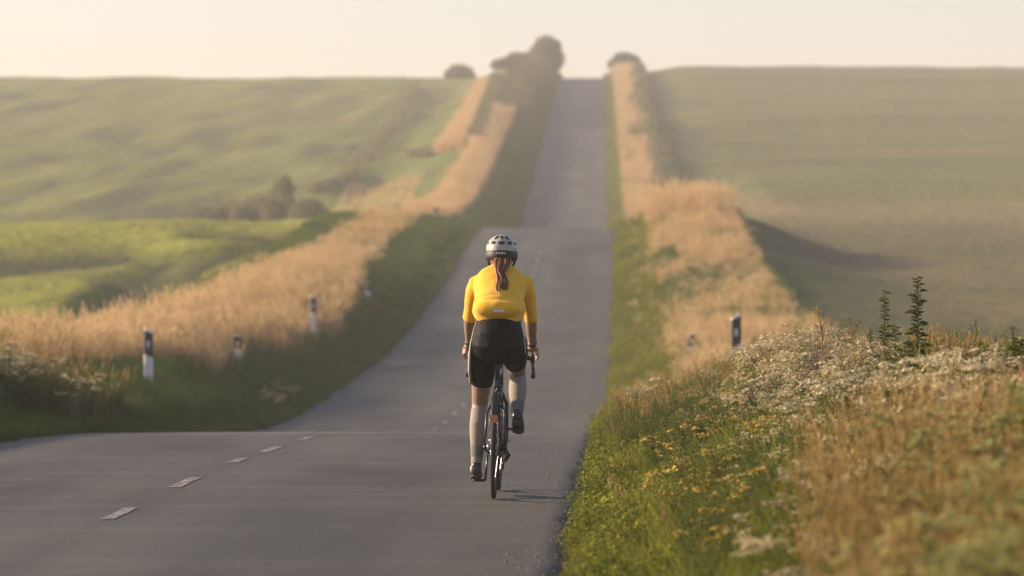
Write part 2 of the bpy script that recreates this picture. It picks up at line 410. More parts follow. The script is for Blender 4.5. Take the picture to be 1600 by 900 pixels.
    # gritty dusty edges
    eg = nt.nodes.new("ShaderNodeMapRange"); eg.inputs[1].default_value = 2.0; eg.inputs[2].default_value = 2.8; L(ab.outputs[0], eg.inputs[0])
    gr = noise(22, (1, 1, 1), 5, .7); mm = nt.nodes.new("ShaderNodeMath"); mm.operation = 'MULTIPLY'; L(eg.outputs[0], mm.inputs[0])
    gg = nt.nodes.new("ShaderNodeMapRange"); gg.inputs[1].default_value = .45; gg.inputs[2].default_value = .62; L(gr.outputs[0], gg.inputs[0]); L(gg.outputs[0], mm.inputs[1])
    c = mixc('MIX', mm.outputs[0], c, (.115, .098, .072))
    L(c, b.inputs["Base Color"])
    rr = nt.nodes.new("ShaderNodeMapRange"); rr.inputs[3].default_value = .62; rr.inputs[4].default_value = .88; L(noise(.6, (1, .3, 1), 3).outputs[0], rr.inputs[0])
    L(rr.outputs[0], b.inputs["Roughness"]); b.inputs["Specular IOR Level"].default_value = .35
    bp = nt.nodes.new("ShaderNodeBump"); bp.inputs["Strength"].default_value = .5; bp.inputs["Distance"].default_value = .012
    L(noise(55, (1, 1, 1), 3, .7).outputs[0], bp.inputs["Height"])
    bp2 = nt.nodes.new("ShaderNodeBump"); bp2.inputs["Strength"].default_value = .5; bp2.inputs["Distance"].default_value = .06
    L(noise(.8, (1, .5, 1), 3).outputs[0], bp2.inputs["Height"]); L(bp.outputs[0], bp2.inputs["Normal"]); L(bp2.outputs[0], b.inputs["Normal"])
    o = obj("road", me, m); tag(o, kind='structure'); return o
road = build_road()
m_, nt_, b_ = mat("worn_white_paint")
n_ = nt_.nodes.new("ShaderNodeTexNoise"); n_.inputs["Scale"].default_value = 14; n_.inputs["Detail"].default_value = 5
g_ = nt_.nodes.new("ShaderNodeNewGeometry"); nt_.links.new(g_.outputs["Position"], n_.inputs["Vector"])
r_ = nt_.nodes.new("ShaderNodeValToRGB"); r_.color_ramp.elements[0].position = .46; r_.color_ramp.elements[0].color = (.075, .067, .058, 1)
r_.color_ramp.elements[1].position = .62; r_.color_ramp.elements[1].color = (.32, .295, .26, 1)
nt_.links.new(n_.outputs[0], r_.inputs[0]); nt_.links.new(r_.outputs[0], b_.inputs["Base Color"]); b_.inputs["Roughness"].default_value = .8
PAINT = m_
rnd = random.Random(3)
dash_y = [(22.75, 1.15), (26.2, 1.35), (30.0, .95), (32.6, 1.5), (36.3, 1.4), (39.6, 1.2)]
dash_y += [(61.2, 1.2), (64.6, 1.1), (68.2, 1.2), (71.8, 1.0), (118, 1.2), (127, 1.6), (130.6, 1.6), (134.2, 1.6), (137.8, 1.5)]
for y0, ln in dash_y:
    ys = np.linspace(y0, y0 + ln, 5); vs = []; fs = []
    wj = .043
    for k, yy in enumerate(ys):
        for s in (-1, 1):
            X = float(xc(yy)) + s * (wj if y0 < 100 else .05) * (1 + rnd.uniform(-.12, .12)); yj = yy + (rnd.uniform(-.03, .03) if k in (0, 4) else 0)
            vs.append((X, yj, float(roadz(X, yj)) + .004))
        if k: fs.append((2 * k - 2, 2 * k - 1, 2 * k + 1, 2 * k))
    me = bpy.data.meshes.new("centre_dash"); me.from_pydata(vs, [], fs); obj("centre_dash", me, PAINT, road)
# loose stones along the broken edge
def build_grit():
    rg = np.random.RandomState(5); n = 1000
    Y = 17 + 33 * rg.rand(n) ** 1.3; s = np.where(rg.rand(n) < .85, 1, -1); u = (2.72 - np.abs(rg.normal(0, .22, n)) + .12 * rg.rand(n)) * s
    X = xc(Y) + u; Z = roadz(X, Y); r = .004 + .009 * rg.rand(n) ** 2
    oc = np.array([(1, 0, 0), (0, 1, 0), (-1, 0, 0), (0, -1, 0), (0, 0, .8), (0, 0, -.5)]); fc = np.array([(0, 1, 4), (1, 2, 4), (2, 3, 4), (3, 0, 4)])
    v = (np.stack([X, Y, Z], -1)[:, None] + oc[None] * r[:, None, None] * (.6 + .8 * rg.rand(n, 6, 1))).reshape(-1, 3)
    f = (fc[None] + 6 * np.arange(n)[:, None, None]).reshape(-1, 3)
    o = obj("gravel", mesh_np("gravel", v, [f]), simple("grit", (.11, .10, .078), .9, var=.5, vscale=60))
    tag(o, 'loose pale grit strewn along the broken tarmac edge', 'gravel', kind='stuff')
build_grit()

# ------------------------------------------------------------------ plants
rs = np.random.RandomState(11)
def blades(n, h, spread, w, lean=.35, hvar=.35, seg=3, rg=rs):
    """n grass blades -> verts, quads, tris"""
    V = []; Q = []; T = []; b = 0
    for i in range(n):
        a = rg.rand() * 6.283; r = spread * math.sqrt(rg.rand()); x0, y0 = r * math.cos(a), r * math.sin(a)
        hh = h * (1 - hvar * rg.rand()); la = rg.rand() * 6.283; l = lean * hh * rg.rand() ** .7
        fa = rg.rand() * 3.14; wx, wy = math.cos(fa) * w / 2 * (.6 + .8 * rg.rand()), math.sin(fa) * w / 2
        for k in range(seg):
            t = k / seg; x = x0 + math.cos(la) * l * t ** 1.8; y = y0 + math.sin(la) * l * t ** 1.8; z = hh * t * (1 - .12 * t)
            s = 1 - .75 * t
            V += [(x - wx * s, y - wy * s, z), (x + wx * s, y + wy * s, z)]
        V.append((x0 + math.cos(la) * l, y0 + math.sin(la) * l, hh * .88))
        for k in range(seg - 1): Q.append((b + 2 * k, b + 2 * k + 1, b + 2 * k + 3, b + 2 * k + 2))
        T.append((b + 2 * seg - 2, b + 2 * seg - 1, b + 2 * seg)); b += 2 * seg + 1
    return V, Q, T
def merge(*parts):
    V = []; Q = []; T = []
    for v, q, t in parts:
        b = len(V); V += list(v); Q += [tuple(i + b for i in a) for a in q]; T += [tuple(i + b for i in a) for a in t]
    return V, Q, T
def leaf(V, Q, p, d, l, w, up=(0, 0, 1), droop=.2):
    """folded diamond leaf from p along d"""
    p = Vector(p); d = Vector(d).normalized(); s = d.cross(Vector(up));
    if s.length < .1: s = Vector((1, 0, 0))
    s.normalize(); n = s.cross(d); b = len(V)
    V += [tuple(p), tuple(p + d * l * .5 + s * w / 2 + n * w * .2), tuple(p + d * l - n * l * droop), tuple(p + d * l * .5 - s * w / 2 + n * w * .2)]
    Q.append((b, b + 1, b + 2, b + 3))
def stem(V, Q, pts, r):
    b0 = len(V)
    for i, p in enumerate(pts):
        rr = r * (1 - .6 * i / max(1, len(pts) - 1))
        for k in range(3):
            a = 2.094 * k; V.append((p[0] + rr * math.cos(a), p[1] + rr * math.sin(a), p[2]))
    for i in range(len(pts) - 1):
        for k in range(3):
            b = b0 + 3 * i; Q.append((b + k, b + (k + 1) % 3, b + 3 + (k + 1) % 3, b + 3 + k))
def seed_grass(n, h, spread, hw=.018, rg=rs, dens=16, blade=.4):
    """tall stems with feathery seed heads"""
    V = []; Q = []
    for i in range(n):
        a = rg.rand() * 6.283; r = spread * math.sqrt(rg.rand()); x0, y0 = r * math.cos(a), r * math.sin(a)
        hh = h * (.7 + .3 * rg.rand()); la = rg.rand() * 6.283; l = .22 * hh * rg.rand()
        P = [(x0 + math.cos(la) * l * t ** 2, y0 + math.sin(la) * l * t ** 2, hh * t) for t in (0, .4, .75, 1)]
        stem(V, Q, P, .0022)
        head = .2 * hh
        for k in range(dens):
            t = k / dens; z = hh - head * t; f = t * .8 + .1; aa = rg.rand() * 6.283; tt = z / hh
            p = (x0 + math.cos(la) * l * tt ** 2, y0 + math.sin(la) * l * tt ** 2, z)
            leaf(V, Q, p, (math.cos(aa) * f, math.sin(aa) * f, 1.1), .035 + .025 * rg.rand(), hw * (.4 + .4 * rg.rand()))
    return V, Q, []
def umbel_plant(h, rg=rs, nst=4, head=.045, flor=26, leaves=10, spread=.1):
    V = []; Q = []; FV = []; FQ = []
    for i in range(nst):
        a = rg.rand() * 6.283; l = spread * (.4 + rg.rand()); hh = h * (.72 + .28 * rg.rand())
        top = Vector((math.cos(a) * l, math.sin(a) * l, hh * .8)); stem(V, Q, [(0, 0, 0), tuple(top * .55), tuple(top)], .003)
        for j in range(4):
            b = rg.rand() * 6.283; ht = top + Vector((math.cos(b) * head * 1.5, math.sin(b) * head * 1.5, hh * (.12 + .1 * rg.rand())))
            stem(V, Q, [tuple(top), tuple(ht)], .0018)
            R0 = head * (.6 + .6 * rg.rand()); tilt = Vector((rg.normal(0, .2), rg.normal(0, .2), 1)).normalized()
            for k in range(flor):
                c = rg.rand() * 6.283; rr = R0 * math.sqrt(rg.rand()); p = ht + Vector((math.cos(c) * rr, math.sin(c) * rr, .010 * (1 - (rr / R0) ** 2) + rg.rand() * .006 - (tilt.x * math.cos(c) + tilt.y * math.sin(c)) * rr))
                s = .006 + .0045 * rg.rand(); q = rg.rand() * 1.57; b0 = len(FV); dz = [rg.normal(0, s * .5) for _ in range(4)]
                for m in range(4): FV.append((p.x + s * math.cos(q + m * 1.5708), p.y + s * math.sin(q + m * 1.5708), p.z + dz[m]))
                FQ.append((b0, b0 + 1, b0 + 2, b0 + 3))
        for j in range(leaves):
            t = rg.rand() ** .8 * .95; p = top * t; b = rg.rand() * 6.283
            for m in range(3):
                leaf(V, Q, p, (math.cos(b + m * .5 - .5), math.sin(b + m * .5 - .5), .5 * rg.rand()), .05 + .05 * rg.rand(), .015, droop=.3)
    return (V, Q, []), (FV, FQ, [])
def leafy_plant(h, rg=rs, nst=3, ln=.06, lw=.028, spread=.08, per=26):
    V = []; Q = []
    for i in range(nst):
        a = rg.rand() * 6.283; l = spread * rg.rand(); hh = h * (.65 + .35 * rg.rand())
        top = Vector((math.cos(a) * l, math.sin(a) * l, hh)); stem(V, Q, [(0, 0, 0), tuple(top * .5), tuple(top)], .004)
        for j in range(per):
            t = .1 + .9 * j / per; b = j * 2.4 + rg.rand(); s = (1.15 - t * .75)
            leaf(V, Q, top * t, (math.cos(b), math.sin(b), .45), ln * s * (.7 + .6 * rg.rand()), lw * s, droop=.35)
    return V, Q, []
def proto(name, parts, mats):
    """mesh object kept outside the scene, used as instance source; parts/material pairs"""
    V = []; Fq = []; Ft = []; mi = []; mt = []
    for k, (v, q, t) in enumerate(parts):
        b = len(V); V += list(v); Fq += [tuple(i + b for i in a) for a in q]; mi += [k] * len(q)
        Ft += [tuple(i + b for i in a) for a in t]; mt += [k] * len(t)
    fs = ([np.array(Fq)] if Fq else []) + ([np.array(Ft)] if Ft else [])
    me = mesh_np(name, V, fs)
    for m in mats: me.materials.append(m)
    if len(me.polygons) == len(mi) + len(mt): me.polygons.foreach_set("material_index", mi + mt)
    return bpy.data.objects.new(name, me)
def scatter(name, protos, P, scl, label, cat, tilt=.12, rg=rs, idx=None):
    n = len(P); me = bpy.data.meshes.new(name); me.vertices.add(n); me.vertices.foreach_set("co", np.asarray(P, np.float32).ravel())
    rot = np.stack([rg.normal(0, tilt, n), rg.normal(0, tilt, n), rg.rand(n) * 6.283], -1).astype(np.float32)
    a = me.attributes.new("rot", 'FLOAT_VECTOR', 'POINT'); a.data.foreach_set("vector", rot.ravel())
    a = me.attributes.new("scl", 'FLOAT_VECTOR', 'POINT'); a.data.foreach_set("vector", np.asarray(scl, np.float32).reshape(n, -1).repeat(3 if np.ndim(scl) == 1 else 1, 1).ravel())
    a = me.attributes.new("idx", 'INT', 'POINT'); a.data.foreach_set("value", (rg.randint(0, len(protos), n) if idx is None else idx).astype(np.int32))
    me.update(); o = obj(name, me)
    ng = bpy.data.node_groups.new(name, 'GeometryNodeTree')
    ng.interface.new_socket("Geometry", in_out='INPUT', socket_type='NodeSocketGeometry'); ng.interface.new_socket("Geometry", in_out='OUTPUT', socket_type='NodeSocketGeometry')
    N = ng.nodes.new; L = ng.links.new; gi = N("NodeGroupInput"); go = N("NodeGroupOutput"); ip = N("GeometryNodeInstanceOnPoints"); gti = N("GeometryNodeGeometryToInstance")
    for p in reversed(protos):
        i = N("GeometryNodeObjectInfo"); i.inputs["Object"].default_value = p; L(i.outputs["Geometry"], gti.inputs[0])
    def attr(nm, t):
        x = N("GeometryNodeInputNamedAttribute"); x.data_type = t; x.inputs["Name"].default_value = nm
        return [s for s in x.outputs if s.enabled and s.name == "Attribute"][0]
    L(gi.outputs[0], ip.inputs["Points"]); L(gti.outputs[0], ip.inputs["Instance"]); ip.inputs["Pick Instance"].default_value = True
    L(attr("idx", 'INT'), ip.inputs["Instance Index"]); L(attr("rot", 'FLOAT_VECTOR'), ip.inputs["Rotation"]); L(attr("scl", 'FLOAT_VECTOR'), ip.inputs["Scale"])
    L(ip.outputs[0], go.inputs[0])
    md = o.modifiers.new("scatter", 'NODES'); md.node_group = ng
    tag(o, label, cat, kind='stuff'); return o

G_GREEN = foliage("green_grass", [(.080, .095, .011), (.160, .170, .020), (.27, .255, .045)], .55)
G_DARK = foliage("shade_grass", [(.045, .075, .012), (.080, .120, .017), (.14, .175, .032)], .4)  # deeper green rough grass, the left bank's shade put into its colour
G_DRY = foliage("dry_grass", [(.38, .258, .11), (.61, .425, .21), (.76, .595, .37)], .5)
G_BROWN = foliage("ripe_grass", [(.14, .095, .028), (.33, .215, .07), (.56, .42, .19)], .5)
G_LEAF = foliage("weed_leaves", [(.050, .075, .010), (.11, .140, .018), (.25, .26, .045)], .48)
G_FLOW = foliage("cream_florets", [(.34, .27, .13), (.58, .48, .27), (.80, .71, .48)], .3)
G_FLOG = foliage("yellow_green_florets", [(.18, .18, .045), (.36, .34, .11), (.58, .53, .24)], .3)
G_YEL = simple("yellow_florets", (.50, .35, .05), .7)
G_PUR = simple("mauve_florets", (.42, .36, .42), .7)
G_HEDGE = foliage("hedge_leaves", [(.075, .078, .032), (.135, .130, .05), (.22, .20, .08)], .35)

P_grass = [proto("tuft_a", [blades(44, .22 + .06 * k, .13, .009, .75, .6)], [G_GREEN]) for k in range(4)]
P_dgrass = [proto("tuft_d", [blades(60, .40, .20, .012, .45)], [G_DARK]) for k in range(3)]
P_dry = [proto("tuft_s", [merge(seed_grass(n_, h_, sp_, .026, dens=12), blades(20, .5, .2, .009, .4))], [G_DRY]) for n_, h_, sp_ in ((14, .95, .22), (9, 1.1, .30), (18, .75, .18), (6, 1.2, .34))]
P_ripe = [proto("tuft_r", [merge(seed_grass(9, .80, .15, .014, dens=13), blades(30, .55, .15, .006, .4))], [G_BROWN]) for k in range(4)]
P_umb = []
for k in range(5):
    g, f = umbel_plant(.62, spread=.10, head=.038, flor=20, leaves=22); P_umb.append(proto("umbel", [g, f], [G_LEAF, G_FLOW]))
P_umg = []
for k in range(3):
    g, f = umbel_plant(.62, spread=.10, head=.04, flor=30, leaves=16); P_umg.append(proto('umbel_g', [g, f], [G_LEAF, G_FLOG]))
P_umb_y = []
for k in range(2):
    g, f = umbel_plant(.45, head=.03, flor=18); P_umb_y.append(proto("umbel_y", [g, f], [G_LEAF, G_YEL]))
P_weed = [proto("weed", [leafy_plant(.42, nst=5, spread=.16, ln=.07, lw=.03)], [G_LEAF]) for k in range(4)]
def knap():
    g, f = umbel_plant(.5, nst=3, head=.012, flor=30); return proto("knap", [g, f], [G_LEAF, G_PUR])
P_pur = [knap()]
def clump(rg=rs, n=230, r=.13, h=.24):
    V = []; Q = []
    for i in range(n):
        a = rg.rand() * 6.283; q = r * math.sqrt(rg.rand()); z = h * rg.rand() ** .6 * (1 - .45 * (q / r) ** 2); d = rg.normal(size=3); d[2] = abs(d[2]) * .7
        leaf(V, Q, (q * math.cos(a), q * math.sin(a), z), d, .018 + .022 * rg.rand(), .009 + .009 * rg.rand(), droop=.3)
    return V, Q, []
G_CLOV = foliage("bright_leaves", [(.060, .080, .009), (.18, .200, .018), (.40, .37, .06)], .55)
P_clump = [proto("clump", [clump()], [G_CLOV]) for k in range(4)]

def pxm_(px, Y): return (px - 800) * Y / 6000
def region(n, y0, y1, e0, e1, side=1, power=1.0, rg=rs):
    """n random ground points, e metres off the tarmac edge"""
    Y = y0 + (y1 - y0) * rg.rand(n) ** power; e = e0 + (e1 - e0) * rg.rand(n); X = xc(Y) + side * (HW + e)
    return X, Y, e
def pts(X, Y, sink=.02): return np.stack([X, Y, ground(X, Y) - sink], -1)
POST_SPOTS = [(pxm_(232, 63), 63, 1.0), (pxm_(490, 92), 92, .9), (pxm_(574, 109), 109, 1.0), (pxm_(1080, 77), 77, .9), (pxm_(372, 77), 77, .95), (pxm_(1150, 58), 58, .6)]
def clear(X, Y, e=None):
    k = np.ones(len(X), bool)
    for px_, py_, p in POST_SPOTS: k &= ~((np.abs(X - px_ * Y / py_) < .33) & (Y < py_ + .3) & (Y > py_ - 9) & (rs.rand(len(X)) < p))
    return k
def U(n, a, b, rg=rs): return a + (b - a) * rg.rand(n)

# --- right verge, near: short green grass by the tarmac
X, Y, e = region(9500, 6, 48, .02, 2.2, 1, 1.1); k = (rs.rand(len(X)) < 1.15 - .35 * e) & ~((e < .25) & (rs.rand(len(X)) < .45))
X, Y, e = X[k], Y[k], e[k]; s = (.55 + .45 * sstep(0, .7, e)) * U(len(X), .65, 1.15)
scatter("verge_grass", P_grass, pts(X, Y), s, 'short fresh green grass beside the right edge of the road', 'grass')
X, Y, e = region(9500, 8, 46, .05, 3.2, 1); k = fbm(X / .35, Y / .8, 2) > -.25; X, Y = X[k], Y[k]
scatter("leafy_weeds", P_clump, pts(X, Y), U(len(X), .45, 1.15), 'bright leafy ground plants mixed through the right verge grass', 'weeds')
X, Y, e = region(1300, 29, 44, .25, 2.2, 1); scatter("leafy_weeds", P_weed, pts(X, Y), U(len(X), .75, 1.25), 'knee high weeds on the right verge where the road drops away', 'weeds')
X, Y, e = region(260, 30, 44, .2, 2.2, 1); scatter("ripe_grass", P_ripe, pts(X, Y), U(len(X), .5, .75), 'dry stems on the right verge where the road drops away', 'tall grass')
X, Y, e = region(40, 33, 43, .15, 1.8, 1); scatter("wildflowers", P_umb, pts(X, Y), U(len(X), .55, .9), 'scattered small cream flowers at the tarmac edge near the crest', 'wildflowers')
# --- flowering mound around the post and in front of it
def blob(X, Y, cx, cy, rx, ry): return np.exp(-((X - cx) / rx) ** 2 - ((Y - cy) / ry) ** 2)
X, Y, e = region(9000, 12, 44, .7, 4.2, 1, 1.0)
w = blob(X, Y, 2.0, 28.5, .62, 4.2) * .68 + blob(X, Y, 2.6, 27, 1.1, 5) * .20 + .055 + .05 * blob(X, Y, 1.6, 20, .5, 5); k = rs.rand(len(X)) < w; X, Y = X[k], Y[k]
s = (.70 + .36 * blob(X, Y, 2.1, 28.5, .45, 4.5)) * U(len(X), .75, 1.1) * (1 - .25 * sstep(.066, .060, X / Y))
scatter("wildflowers", P_umb, pts(X, Y), s, 'mound of cream flat-topped wildflowers on the right verge', 'wildflowers')
X, Y, e = region(6500, 10, 46, .5, 4.0, 1); k = rs.rand(len(X)) < .3 + blob(X, Y, 1.5, 25, .8, 7) * .8; X, Y = X[k], Y[k]
scatter("leafy_weeds", P_weed, pts(X, Y), U(len(X), .6, 1.15), 'low leafy green weeds between the grass and the cream flowers', 'weeds')
# --- ripe brown grass, right of the mound
X, Y, e = region(4600, 6.5, 46, .9, 7.5, 1, 1.15); n1 = fbm(X / .7, Y / 1.5, 2)
k = rs.rand(len(X)) < sstep(1.3, 3.1, e + .5 * n1) * (1 - .5 * blob(X, Y, 1.95, 27, .8, 7)) * (.55 + .45 * sstep(.3, -.3, fbm(X / 1.1 + 9, Y / 2.5, 2))); X, Y = X[k], Y[k]
X2, Y2, e2 = region(800, 6.5, 19, .8, 3.2, 1); k2 = X2 > .080 * Y2; X, Y = np.concatenate([X, X2[k2]]), np.concatenate([Y, Y2[k2]])
s = U(len(X), .5, .88) * (1 - .25 * sstep(28, 40, Y)) * (1 - .22 * sstep(2.2, 3.4, off(X, Y) - HW))
scatter("ripe_grass", P_ripe, pts(X, Y), s, 'ripe brown meadow grass filling the bank right of the cream flowers', 'tall grass')
# --- out of focus clumps right in front of the camera
X = U(210, .45, 2.4); Y = U(210, 6.0, 15); k = X > .092 * Y + .22 * rs.rand(210); X, Y = X[k], Y[k]
scatter("cow_parsley", P_umg, pts(X, Y), U(len(X), .85, 1.12), 'pale blurred umbel flowers close by in the lower right corner', 'wildflowers')
X, Y, e = region(6500, 7, 44, 1.0, 6.5, 1); scatter("meadow_grass", P_grass, pts(X, Y), U(len(X), .8, 1.5), 'green undergrowth among the ripe brown grass on the right', 'grass')
X, Y, e = region(1500, 7, 44, 1.6, 6.5, 1); scatter("leafy_weeds", P_weed, pts(X, Y), U(len(X), .8, 1.35), 'taller leafy weeds mixed into the brown grass on the right', 'weeds')
X, Y, e = region(70, 10, 40, .2, 1.6, 1); scatter("ripe_grass", P_ripe, pts(X, Y), U(len(X), .3, .5), 'thin dry stems standing in the green right verge', 'tall grass')
X, Y, e = region(3200, 9, 44, .1, 2.0, 1); scatter("leafy_weeds", P_weed, pts(X, Y), U(len(X), .3, .6), 'small leafy weeds in the short verge grass at the tarmac edge', 'weeds')
X = U(150, 2.35, 3.6); Y = U(150, 20.5, 25); scatter('leafy_weeds', P_weed, pts(X, Y), U(150, 1.15, 1.75), 'dark leafy weeds standing in the grass toward the right margin', 'weeds')
X = U(60, 1.6, 3.0); Y = U(60, 16, 24); scatter('wildflowers', P_umb, pts(X, Y), U(60, .9, 1.15), 'larger pale umbels lifted above the brown grass', 'wildflowers')
X, Y, e = region(60, 16, 28, .5, 1.6, 1); scatter("yellow_flowers", P_umb_y, pts(X, Y), U(len(X), .6, .95), 'small yellow flower heads dotting the green right verge', 'wildflowers')
X, Y, e = region(5, 14, 27, .7, 2.4, 1); scatter("mauve_flowers", P_pur, pts(X, Y), U(len(X), .7, 1.0), 'few pale mauve flower heads among the verge weeds', 'wildflowers')
# --- right verge beyond the crest
X, Y, e = region(5200, 46, 160, .0, 1.9, 1, .9); scatter("verge_grass", P_grass, pts(X, Y), U(len(X), .9, 1.5), 'sunlit green grass along the right road edge beyond the crest', 'grass')
X, Y, e = region(2600, 44, 158, .05, 1.9, 1, .9); k = fbm(X / .6, Y / 3, 2) > -.1; X, Y = X[k], Y[k]; scatter("leafy_weeds", P_clump, pts(X, Y), U(len(X), .9, 2.0), 'bright leafy plants along the right road edge beyond the crest', 'weeds')
X, Y, e = region(240, 44, 158, .4, 1.7, 1, .9); scatter("dry_grass", P_dry, pts(X, Y), U(len(X), .35, .6), 'few short straw tufts in the green strip right of the road', 'tall grass')
X, Y, e = region(4700, 44, 158, 1.2, 4.4, 1, .95); n1 = fbm(X / 1.2, Y / 5, 2); k = n1 > -.1 + .3 * rs.rand(len(X)) - .5 * sstep(1.6, 3, e); k &= clear(X, Y); X, Y, e, n1 = X[k], Y[k], e[k], n1[k]
s = (.55 + .35 * sstep(110, 150, Y)) * U(len(X), .65, 1.2) * (1 + .4 * n1)
scatter("dry_grass", P_dry, pts(X, Y), s, 'orange dry grass on the right bank behind the black-topped post', 'tall grass')
X, Y, e = region(5200, 44, 158, 1.5, 4.6, 1, .9); k = clear(X, Y); X, Y = X[k], Y[k]; scatter("rough_grass", P_dgrass, pts(X, Y), U(len(X), .8, 1.5), 'darker rough grass showing through the dry grass on the right bank', 'grass')
X, Y, e = region(4200, 200, 490, .0, 3.0, 1, .8); scatter("verge_grass", P_grass, pts(X, Y), U(len(X), 1.6, 2.4), 'green grass strip along the right road edge on the far hill', 'grass')
X, Y, e = region(3200, 195, 482, 1.0, 3.3, 1, .85); k = fbm(X / 2, Y / 14, 2) > -.3; X, Y = X[k], Y[k]; scatter("dry_grass", P_dry, pts(X, Y), U(len(X), .8, 1.4), 'orange dry grass along the right side of the far road', 'tall grass')
# --- left verge
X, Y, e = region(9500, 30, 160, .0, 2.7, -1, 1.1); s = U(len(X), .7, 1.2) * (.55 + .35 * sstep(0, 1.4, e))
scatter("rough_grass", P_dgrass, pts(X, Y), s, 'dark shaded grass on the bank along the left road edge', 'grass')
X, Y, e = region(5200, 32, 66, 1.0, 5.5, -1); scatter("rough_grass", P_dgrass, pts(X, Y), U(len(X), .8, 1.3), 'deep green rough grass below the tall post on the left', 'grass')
X, Y, e = region(13500, 56, 160, 1.3, 6.3, -1, 1.0); n1 = fbm(X / 1.5, Y / 7, 2); wd = 4.7 + 1.3 * sstep(70, 56, Y); k = (n1 > -.75) & (e < wd + .4 * n1) & (e > 2.3 + 1.1 * sstep(76, 66, Y) - .9 * sstep(76, 86, Y) * sstep(118, 95, Y) - .3 * n1); k &= rs.rand(len(X)) < (.35 + .65 * sstep(0, .9, wd - e)) * (.4 + .6 * sstep(0, .8, e - 2.1)); k &= clear(X, Y); X, Y = X[k], Y[k]
scatter("dry_grass", P_dry, pts(X, Y), U(len(X), .55, 1.05) * (1 - .5 * sstep(90, 140, Y)), 'wide orange band of dry grass on the left bank', 'tall grass')
X, Y, e = region(260, 71, 76, 1.5, 2.8, -1); k = clear(X, Y); X, Y = X[k], Y[k]; scatter("dry_grass", P_dry, pts(X, Y), U(len(X), .5, .75), 'tongue of orange grass reaching down in front of the sunk marker post', 'tall grass')
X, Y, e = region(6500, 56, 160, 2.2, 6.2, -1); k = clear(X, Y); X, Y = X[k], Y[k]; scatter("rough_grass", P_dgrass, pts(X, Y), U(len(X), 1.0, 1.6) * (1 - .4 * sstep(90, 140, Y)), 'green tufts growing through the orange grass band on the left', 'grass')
X, Y, e = region(1000, 60, 70, 5, 11, -1); scatter("dry_grass", P_dry, pts(X, Y), U(len(X), .7, 1.0), 'orange dry grass at the far left in front of the green field', 'tall grass')
X, Y, e = region(6000, 185, 345, 2.6, 4.7, -1, .9); scatter("dry_grass", P_dry, pts(X, Y), U(len(X), .7, 1.1), 'orange dry grass strip climbing the hill left of the far road', 'tall grass')
X, Y, e = region(3800, 185, 490, .0, 2.5, -1, .8); scatter("rough_grass", P_dgrass, pts(X, Y), U(len(X), 1.2, 2.2), 'shaded green verge left of the far road', 'grass')
# left flowering clump by the frame edge
X = U(900, -8.6, -4.2); Y = U(900, 40, 50); w = blob(X, Y, -7.0, 45, 1.6, 4); k = (rs.rand(900) < w * .42) & (X < -4.7); X, Y = X[k], Y[k]
scatter("wildflowers", P_umb, pts(X, Y), U(len(X), .9, 1.35), 'tangle of pale umbel flowers at the left edge of the picture', 'wildflowers')
X = U(70, -8, -5.0); Y = U(70, 44, 52); scatter("ripe_grass", P_ripe, pts(X, Y), U(70, .8, 1.35), 'thin brown stalks among the pale umbel flowers at the left edge', 'tall grass')
X = U(700, -9, -5.2); Y = U(700, 42, 52); scatter("leafy_weeds", P_weed, pts(X, Y), U(700, 1.1, 1.9), 'tall dark weeds at the left edge beside the pale flowers', 'weeds')
X = U(22, -2.9, -2.4); Y = U(22, 68, 73)
scatter("wildflowers", P_umb, np.stack([X - 1.6, Y, ground(X - 1.6, Y)], -1), U(22, .45, .7), 'small patch of white flowers low on the left bank', 'wildflowers')

# ------------------------------------------------------------------ shrubs, hedges
def leaf_cloud(blobs, n, size, rg, fill=.55):
    """leaf quads in the outer volume of ellipsoids [(c, r)]"""
    vol = np.array([b[1][0] * b[1][1] * b[1][2] for b in blobs]) ** .67; vol /= vol.sum()
    which = rg.choice(len(blobs), n, p=vol); C = np.array([b[0] for b in blobs])[which]; Rr = np.array([b[1] for b in blobs])[which]
    d = rg.normal(size=(n, 3)); d /= np.linalg.norm(d, axis=1)[:, None]; rad = fill + (1.04 - fill) * rg.rand(n) ** .6
    lump = 1 + .16 * np.sin(d[:, :1] * 5 + C[:, :1] * 3) * np.cos(d[:, 1:2] * 4 + d[:, 2:] * 5)
    p = C + d * Rr * rad[:, None] * lump; p = p[p[:, 2] > .03]; n = len(p)
    a = rg.normal(size=(n, 3)); a /= np.linalg.norm(a, axis=1)[:, None]; b = np.cross(a, rg.normal(size=(n, 3))); b /= np.linalg.norm(b, axis=1)[:, None]
    s = size * (.6 + .8 * rg.rand(n))[:, None]
    v = np.stack([p - a * s, p + b * s * .55, p + a * s, p - b * s * .55], 1).reshape(-1, 3)
    return v, np.arange(4 * n).reshape(n, 4)
